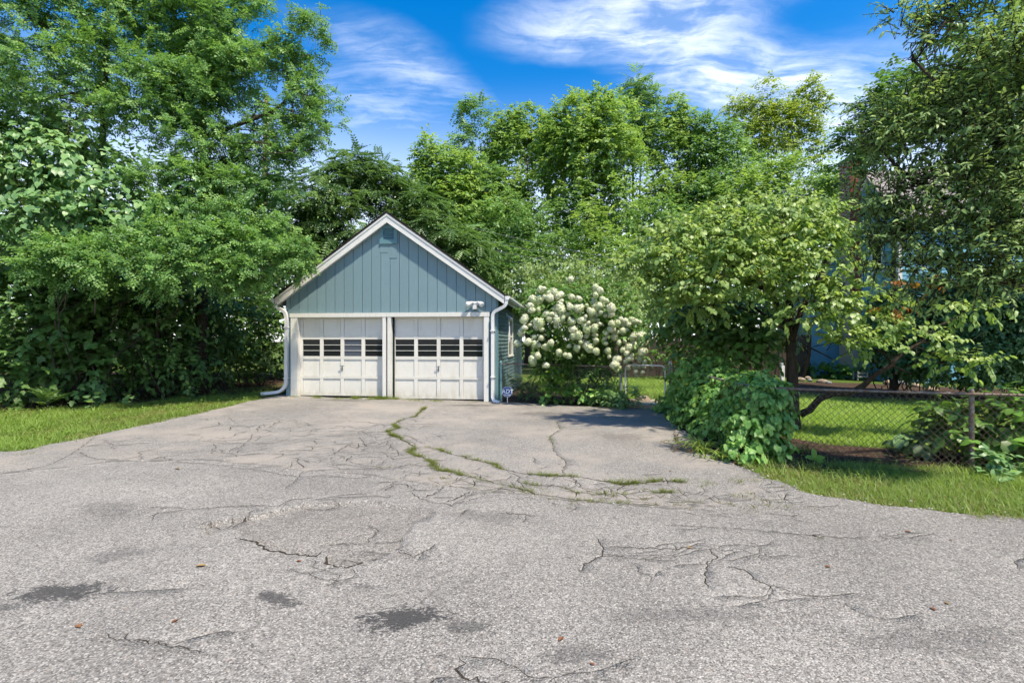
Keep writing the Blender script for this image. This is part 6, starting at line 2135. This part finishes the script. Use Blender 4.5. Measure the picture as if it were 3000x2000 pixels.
bush('hosta_plant', 'dark grey green broad leaved plant in the mulch behind the fence', 'plant', gpt(*at(2690, 1320, 6.75)[:2]),
     [E(2690, 1290, 6.75, 60, 22, 0.2)], 'broadoval', 'hedge', 34, 0.16, 4, 0.15, singles=300, seed=183, nstem=4, stem_r=0.004, face=0.4, leaf_droop=0.6)
bush('young_weed', 'slim leafy weed standing against the bright lawn', 'plant', gpt(*at(2770, 1330, 6.6)[:2]),
     [E(2765, 1240, 6.6, 22, 14, 0.1), E(2790, 1215, 6.6, 20, 12, 0.1), E(2745, 1235, 6.6, 10, 8, 0.1)], 'slim', 'shrub', 12, 0.14, 5, 0.10, seed=184, nstem=3, stem_r=0.005)
bush('young_weed', 'pale leafy weeds at the fence post beside the gate', 'plant', gpt(*at(1835, 1190, 11.6)[:2]),
     [E(1800, 1165, 11.7, 40, 22, 0.25), E(1850, 1170, 11.5, 30, 22, 0.2), E(1820, 1185, 11.5, 45, 12, 0.2)], 'slim', 'vine', 130, 0.2, 5, 0.10, seed=185, nstem=8, stem_r=0.004)
bush('young_weed', 'bright leafy stem in front of the bush fence', 'plant', gpt(*at(1604, 1185, 12.1)[:2]),
     [E(1604, 1140, 12.1, 24, 18, 0.15), E(1610, 1100, 12.15, 40, 22, 0.2)], 'slim', 'bright', 36, 0.16, 5, 0.10, seed=186, nstem=3, stem_r=0.006)
bush('young_weed', 'low green plants at the foot of the side wall', 'plant', gpt(*at(1500, 1170, 12.9)[:2]),
     [E(1485, 1118, 13.1, 14, 14, 0.15), E(1520, 1140, 13.2, 30, 20, 0.2), E(1560, 1150, 13.0, 30, 14, 0.2)], 'oval', 'hydra', 80, 0.18, 5, 0.09, seed=187, nstem=5, stem_r=0.004)
bush('ground_ivy', 'dark trailing ivy in the shade beneath the flowering bush', 'ivy', gpt(1.5, 12.5),
     [E(1680, 1160, 12.3, 110, 14, 0.35), E(1740, 1150, 12.2, 70, 20, 0.3), E(1640, 1125, 12.4, 30, 24, 0.2)], 'heart', 'grape', 150, 0.22, 5, 0.085, seed=188, nstem=6, stem_r=0.004)
bush('bed_plants', 'leafy garden plants along the base of the blue house', 'plant', gpt(*at(2430, 1095, 22)[:2]),
     [E(2400, 1085, 22, 40, 12, 0.3), E(2450, 1090, 21, 50, 14, 0.3), E(2500, 1095, 20.5, 40, 14, 0.3)], 'broadoval', 'broad', 130, 0.3, 5, 0.16, seed=189, nstem=6)
bush('bed_plants', 'low dark plants in front of the far plank fence', 'plant', gpt(*at(1930, 1060, 20.5)[:2]),
     [E(1900, 1045, 20.5, 60, 14, 0.4), E(1980, 1045, 20.5, 60, 16, 0.4), E(2100, 1050, 20.5, 90, 20, 0.5)], 'oval', 'hydra', 160, 0.3, 5, 0.14, seed=190, nstem=6)
bush('young_weed', 'tangle of reddish creeper at the driveway edge below the vines', 'plant', gpt(*g(1985, 1320)),
     [E(1985, 1300, 7.3, 40, 12, 0.15), E(2010, 1315, 7.1, 40, 10, 0.15)], 'slim', 'dry', 60, 0.15, 4, 0.05, seed=191, nstem=5, stem_r=0.003)

# ------------------------------------------------------------------ grass
def grass(name, label, poly, density, lo, hi, width, mat, seed, bend=0.5, z_off=-0.03, keep=None):
    rg = np.random.default_rng(seed)
    poly = np.array(poly)
    (x0, y0), (x1, y1) = poly.min(0), poly.max(0)
    n = int((x1 - x0) * (y1 - y0) * density)
    P = np.column_stack([rg.uniform(x0, x1, n), rg.uniform(y0, y1, n)])
    P = P[in_poly(P, poly)]
    if keep is not None:
        P = P[keep(P, rg)]
    n = len(P)
    P3 = np.column_stack([P, gz(P[:, 0], P[:, 1]) + z_off])
    cl = noise3(P3, 0.5, seed) * 0.5 + noise3(P3, 2.2, seed + 1) * 0.5
    a = rg.uniform(0, 6.28, n)
    D = np.column_stack([np.cos(a) * bend, np.sin(a) * bend, np.ones(n)]) + rg.normal(0, 0.18, (n, 3))
    N = np.column_stack([np.cos(a), np.sin(a), -0.3 * np.ones(n)])
    S = rg.uniform(lo, hi, n) * np.clip(1 + 0.42 * cl, 0.4, 1.8)
    v = np.clip(0.52 + 0.34 * cl + rg.normal(0, 0.22, n), 0, 1)
    V, F, vv = place('spike' if mat == 'lawn' else 'blade', P3, D, N, S, width * rg.uniform(0.7, 1.3, n), v)
    return V, F, vv


def leaflets(poly, n, lo, hi, z0, z1, seed, tp='diamond'):
    rg = np.random.default_rng(seed)
    poly = np.array(poly)
    (x0, y0), (x1, y1) = poly.min(0), poly.max(0)
    P = np.column_stack([rg.uniform(x0, x1, n), rg.uniform(y0, y1, n)])
    P = P[in_poly(P, poly)]
    P3 = np.column_stack([P, gz(P[:, 0], P[:, 1])])
    k = noise3(P3, 0.9, seed) > 0.1
    P3 = P3[k]
    n = len(P3)
    P3[:, 2] += rg.uniform(z0, z1, n)
    a = rg.uniform(0, 6.28, n)
    D = np.column_stack([np.cos(a), np.sin(a), rg.uniform(-0.1, 0.5, n)])
    N = np.column_stack([rg.normal(0, 0.3, n), rg.normal(0, 0.3, n), np.ones(n)])
    return place(tp, P3, D, N, rg.uniform(lo, hi, n), None, np.clip(rg.normal(0.6, 0.2, n), 0, 1))


gl_left = np.vstack([[(-6.05, 13.3)], left_edge[:-1] * [1, 1] + [0.02, 0], [(-7.6, 6.42), (-14, 5.9), (-14, 9.9), (-11.0, 10.0), (-9.6, 11.0), (-8.6, 12.0), (-7.3, 13.3), (-6.2, 14.2)]])
A1 = grass('', '', gl_left, 1500, 0.05, 0.15, 0.008, 'grass', 201)
A2 = grass('', '', gl_left, 120, 0.03, 0.06, 0.02, 'grass', 203, bend=1.6)
edge_l = [(-6.9, 14.8), (-6.2, 13.0), (-7.0, 12.6), (-9.5, 12.2), (-11, 10.4), (-12, 9.4), (-12.5, 11), (-10.5, 12.5), (-8, 15), (-6.4, 17.5), (-5.7, 17)]
A3 = grass('', '', edge_l, 260, 0.06, 0.16, 0.008, 'grass', 204)
A4 = leaflets(gl_left, 9000, 0.03, 0.06, 0.02, 0.09, 231)
A5 = grass('', '', np.vstack([left_edge + [0.10, 0], left_edge[::-1] - [0.02, 0]]), 900, 0.03, 0.08, 0.006, 'grass', 242)
V, F, v = join([A1, A2, A3, A4, A5])
props(link('roadside_grass', npmesh('roadside_grass', V, F, v), LF['grass']), 'strip of mown grass along the left side of the driveway', kind='stuff')
gr_right = np.vstack([right_lawn[:-4] + [-0.02, 0.0], [(6.2, 4.14), (9.0, 3.9), (9.0, 4.9), (7.2, 5.45), (5.6, 5.92), (4.4, 6.2), (3.4, 6.45), (2.80, 6.35), (2.76, 6.1)]])
B1 = grass('', '', gr_right, 3600, 0.04, 0.13, 0.0055, 'grass', 205)
B2 = grass('', '', gr_right, 260, 0.02, 0.045, 0.018, 'grass', 206, bend=1.6)
B3 = grass('', '', gr_right, 160, 0.10, 0.20, 0.006, 'grass', 207)
B4 = leaflets(gr_right, 14000, 0.018, 0.042, 0.02, 0.085, 232, 'oval')
back_strip = [(2.80, 6.25), (3.3, 6.2), (4.4, 5.98), (5.6, 5.7), (7.2, 5.2), (9, 4.7), (9, 5.0), (7.2, 5.5), (5.6, 6.0), (4.4, 6.3), (3.2, 6.6)]
B5 = leaflets(back_strip, 5200, 0.03, 0.07, 0.03, 0.16, 233, 'oval')
def fringe(line, n, seed, side):
    rg = np.random.default_rng(seed)
    k = rg.integers(0, len(line), n)
    P = line[k] + np.array(side) * rg.exponential(0.05, (n, 1)) + rg.normal(0, 0.03, (n, 2))
    P3 = np.column_stack([P, gz(P[:, 0], P[:, 1]) - 0.01])
    keep_ = noise3(P3, 0.5, seed) > -0.1
    P3 = P3[keep_]
    n = len(P3)
    a = rg.uniform(0, 6.28, n)
    D = np.column_stack([np.cos(a) * 0.9, np.sin(a) * 0.9, np.ones(n)])
    N = np.column_stack([np.cos(a), np.sin(a), -0.3 * np.ones(n)])
    return place('blade', P3, D, N, rg.uniform(0.03, 0.09, n), 0.005, np.clip(rg.normal(0.3, 0.25, n), 0, 1))


B6 = fringe(right_lawn[:70], 7000, 241, (-0.5, -0.8))
V, F, v = join([B1, B2, B3, B4, B5, B6])
props(link('roadside_grass', npmesh('roadside_grass', V, F, v), LF['grass']), 'sunlit grass verge between the road and the rusty fence', kind='stuff')
yard = [(3.6, 8.4), (4.6, 7.55), (6.0, 7.1), (9.5, 6.4), (15, 9), (15, 12.0), (9.4, 13.6), (7.8, 16.0), (8.6, 19.0), (10, 22), (2.4, 21), (2.0, 16.5), (2.6, 13.2), (3.8, 12.7), (3.7, 10.5)]
C1 = grass('', '', yard, 480, 0.05, 0.11, 0.016, 'lawn', 208)
near_yard = [(4.3, 8.3), (4.9, 7.55), (6.0, 7.15), (9.0, 6.7), (9.5, 11), (4.5, 12)]
C2 = grass('', '', near_yard, 1300, 0.04, 0.09, 0.010, 'lawn', 209)
V, F, v = join([C1, C2])
props(link('lawn_grass', npmesh('lawn_grass', V, F, v), LF['lawn']), 'bright green lawn of the yard behind the rusty fence', kind='stuff')
strip = [(-0.32, 12.50), (0.5, 12.30), (1.5, 12.0), (2.6, 11.66), (2.62, 11.78), (1.6, 12.18), (0.5, 12.52), (-0.3, 12.66)]
D1 = grass('', '', strip, 1500, 0.03, 0.08, 0.008, 'grass', 210)
D2 = grass('', '', strip, 300, 0.03, 0.06, 0.02, 'grass', 211, bend=1.5)
V, F, v = join([D1, D2])
props(link('edge_grass', npmesh('edge_grass', V, F, v), LF['grass']), 'ragged fringe of weeds along the front fence by the sign', kind='stuff')

# grit and loose stones along the edges of the paving
rg = np.random.default_rng(261)
edge_pts = np.vstack([right_lawn[:60], left_edge, seam[::2], right_edge])
n_ = 2600
k_ = rg.integers(0, len(edge_pts), n_)
Pg = edge_pts[k_] + rg.normal(0, 1, (n_, 2)) * rg.exponential(0.12, (n_, 1))
Pg = np.column_stack([Pg, surface_z(Pg[:, 0], Pg[:, 1]) + 0.001])
octa = np.array([(1, 0, 0), (-0.9, 0.2, 0), (0.1, 0.9, 0.1), (-0.1, -1, 0), (0, 0, 0.7)])
octf = np.array([(0, 2, 4), (2, 1, 4), (1, 3, 4), (3, 0, 4)])
sz = rg.uniform(0.003, 0.010, n_) * rg.choice([1, 1, 1, 1.6], n_)
an = rg.uniform(0, 6.28, n_)
rot = np.stack([np.stack([np.cos(an), -np.sin(an), 0 * an], 1), np.stack([np.sin(an), np.cos(an), 0 * an], 1), np.stack([0 * an, 0 * an, 1 + 0 * an], 1)], 1)
Vg = np.einsum('nij,kj->nki', rot, octa) * sz[:, None, None] + Pg[:, None, :]
Fg = octf[None] + (np.arange(n_) * 5)[:, None, None]
t = NT('loose_grit')
vg_ = t.attr('v')
GRIT = t.surface(t.ramp(vg_, [(0.0, (0.10, 0.075, 0.05)), (0.4, (0.22, 0.20, 0.18)), (1.0, (0.38, 0.36, 0.33))]), 0.9, 0.15)
props(link('loose_gravel', npmesh('loose_gravel', Vg.reshape(-1, 3), Fg.reshape(-1, 3), np.repeat(rg.random(n_), 4)), GRIT), 'loose grit scattered along the edges of the paving', kind='stuff')

# weeds rooted in the cracks and along the doors
rg = np.random.default_rng(220)
parts = []
def tuft_blades(c, n, spread, lo, hi, w, v0):
    P = np.column_stack([c[0] + rg.normal(0, spread, n), c[1] + rg.normal(0, spread, n)])
    P3 = np.column_stack([P, surface_z(P[:, 0], P[:, 1]) - 0.012])
    a = rg.uniform(0, 6.28, n)
    D = np.column_stack([np.cos(a) * 0.7, np.sin(a) * 0.7, np.ones(n)])
    N = np.column_stack([np.cos(a), np.sin(a), -0.3 * np.ones(n)])
    return place('blade', P3, D, N, rg.uniform(lo, hi, n), w, np.clip(rg.normal(v0, 0.2, n), 0, 1))


for (line, dens) in weed_runs:
    nzv = noise3(np.column_stack([line, np.zeros(len(line))]), 0.35, 31)
    for k, p in enumerate(line):
        f = dens * (0.95 + 0.5 * nzv[k])
        if f < 0.15 or rg.random() > min(0.85, f):
            continue
        parts.append(tuft_blades(p, int((10 + 40 * min(f, 1.5)) * rg.uniform(0.4, 1.4)), rg.uniform(0.012, 0.036), 0.015, 0.05 + 0.045 * min(f, 1.5), 0.005, 0.5 + 0.25 * rg.random()))
for _ in range(90):
    px = rg.uniform(1250, 2330)
    py = np.interp(px, [1250, 1700, 2350], [1402, 1455, 1475]) + rg.normal(0, 14)
    parts.append(tuft_blades(g(px, py), 20, 0.024, 0.015, 0.055, 0.005, 0.35))
for (px, py, n_, sp_, h_) in [(2080, 1412, 60, 0.05, 0.10), (2060, 1420, 40, 0.05, 0.08), (2160, 1412, 60, 0.05, 0.1), (2210, 1410, 40, 0.04, 0.09), (2155, 1452, 40, 0.04, 0.08), (2205, 1447, 30, 0.03, 0.07), (2150, 1477, 30, 0.03, 0.06), (2215, 1483, 24, 0.03, 0.06),
                              (2310, 1490, 24, 0.03, 0.06), (2375, 1490, 24, 0.03, 0.06), (2400, 1575, 12, 0.02, 0.06), (1636, 1240, 30, 0.05, 0.05), (1623, 1318, 10, 0.02, 0.04), (900, 1240, 20, 0.04, 0.05), (240, 1290, 40, 0.06, 0.07), (75, 1330, 40, 0.06, 0.08),
                              (160, 1300, 30, 0.08, 0.06), (110, 1315, 30, 0.08, 0.05), (30, 1325, 30, 0.08, 0.06), (1070, 1305, 16, 0.03, 0.05), (1200, 1260, 12, 0.02, 0.05), (1130, 1208, 16, 0.05, 0.05), (1358, 1186, 26, 0.06, 0.06)]:
    parts.append(tuft_blades(g(px, py), n_, sp_, 0.02, h_, 0.0045, 0.6))
# tufts at the door sills
for (s, n_, sp_, h_) in [(0.9, 50, 0.06, 0.16), (1.5, 40, 0.10, 0.10), (1.9, 60, 0.07, 0.17), (2.45, 110, 0.10, 0.18), (2.68, 90, 0.07, 0.22), (2.95, 70, 0.08, 0.15), (3.3, 40, 0.1, 0.08), (3.55, 50, 0.1, 0.08), (4.0, 50, 0.08, 0.10), (0.3, 40, 0.06, 0.07), (5.0, 20, 0.06, 0.05)]:
    q = gworld(s, -0.09)
    c = (q[0], q[1])
    parts.append(tuft_blades(c, n_ * 2, sp_, 0.04, h_ * 1.1, 0.009, 0.95))
V, F, v = join(parts)
props(link('crack_weeds', npmesh('crack_weeds', V, F, v), LF['weed']), 'grassy weeds growing in the driveway cracks and along the doors', kind='stuff')

# ------------------------------------------------------------------ fallen leaves on the road
rg = np.random.default_rng(300)
t = NT('fallen_brown_leaf')
oi = t.node('ShaderNodeObjectInfo')
FLM = t.surface(t.ramp(oi.outputs['Random'], [(0, (0.17, 0.065, 0.028)), (0.5, (0.20, 0.10, 0.048)), (1, (0.26, 0.18, 0.075))]), 0.7, 0.2)
flist = [(1643, 1872, 0.034, 'orange brown fallen leaf standing out on the near road'), (588, 1670, 0.05, 'flat rusty fallen leaf below the broken patch'), (1735, 1950, 0.022, 'small brown fallen leaf near the bottom of the road'),
         (2733, 1783, 0.03, 'pale brown fallen leaf at lower right of the road'), (2774, 1766, 0.026, 'tan fallen leaf beside another at lower right'), (2425, 1660, 0.03, 'brown fallen leaf in the middle of the right road'),
         (2660, 1559, 0.04, 'thin brown fallen leaf near the grass verge'), (512, 1833, 0.03, 'yellowish fallen leaf at lower left of the road'), (520, 1380, 0.05, 'brown fallen leaf on the seam at left'), (1963, 1379, 0.03, 'tiny red leaf on the driveway near the vines'),
         (2785, 1580, 0.02, 'yellow speck of leaf on the right road'), (875, 1650, 0.03, 'reddish fallen leaf at the broken edge of the patch'), (230, 1840, 0.04, 'orange stained leaf scrap at lower left'), (2020, 1600, 0.03, 'small red leaf on the cracked road')]
for k, (px, py, r, lab) in enumerate(flist):
    x, y = g(px, py)
    m = MB()
    r *= 0.68
    pts = [(-1.0, 0, 0.02), (-0.4, 0.55, 0.30), (0.3, 0.5, 0.34), (1.0, 0.0, 0.12), (0.35, -0.5, 0.22), (-0.4, -0.5, 0.20), (0, 0, 0.02)]
    m.add([(a * r, b * r, c * r) for a, b, c in pts], [(6, 0, 1), (6, 1, 2), (6, 2, 3), (6, 3, 4), (6, 4, 5), (6, 5, 0)])
    o = props(m.build('fallen_leaf', FLM), lab, 'leaf', 'fallen leaves on the paving')
    o.location = (x, y, float(surface_z(x, y)) + 0.003)
    o.rotation_euler = (0, 0, rg.uniform(0, 6.28))
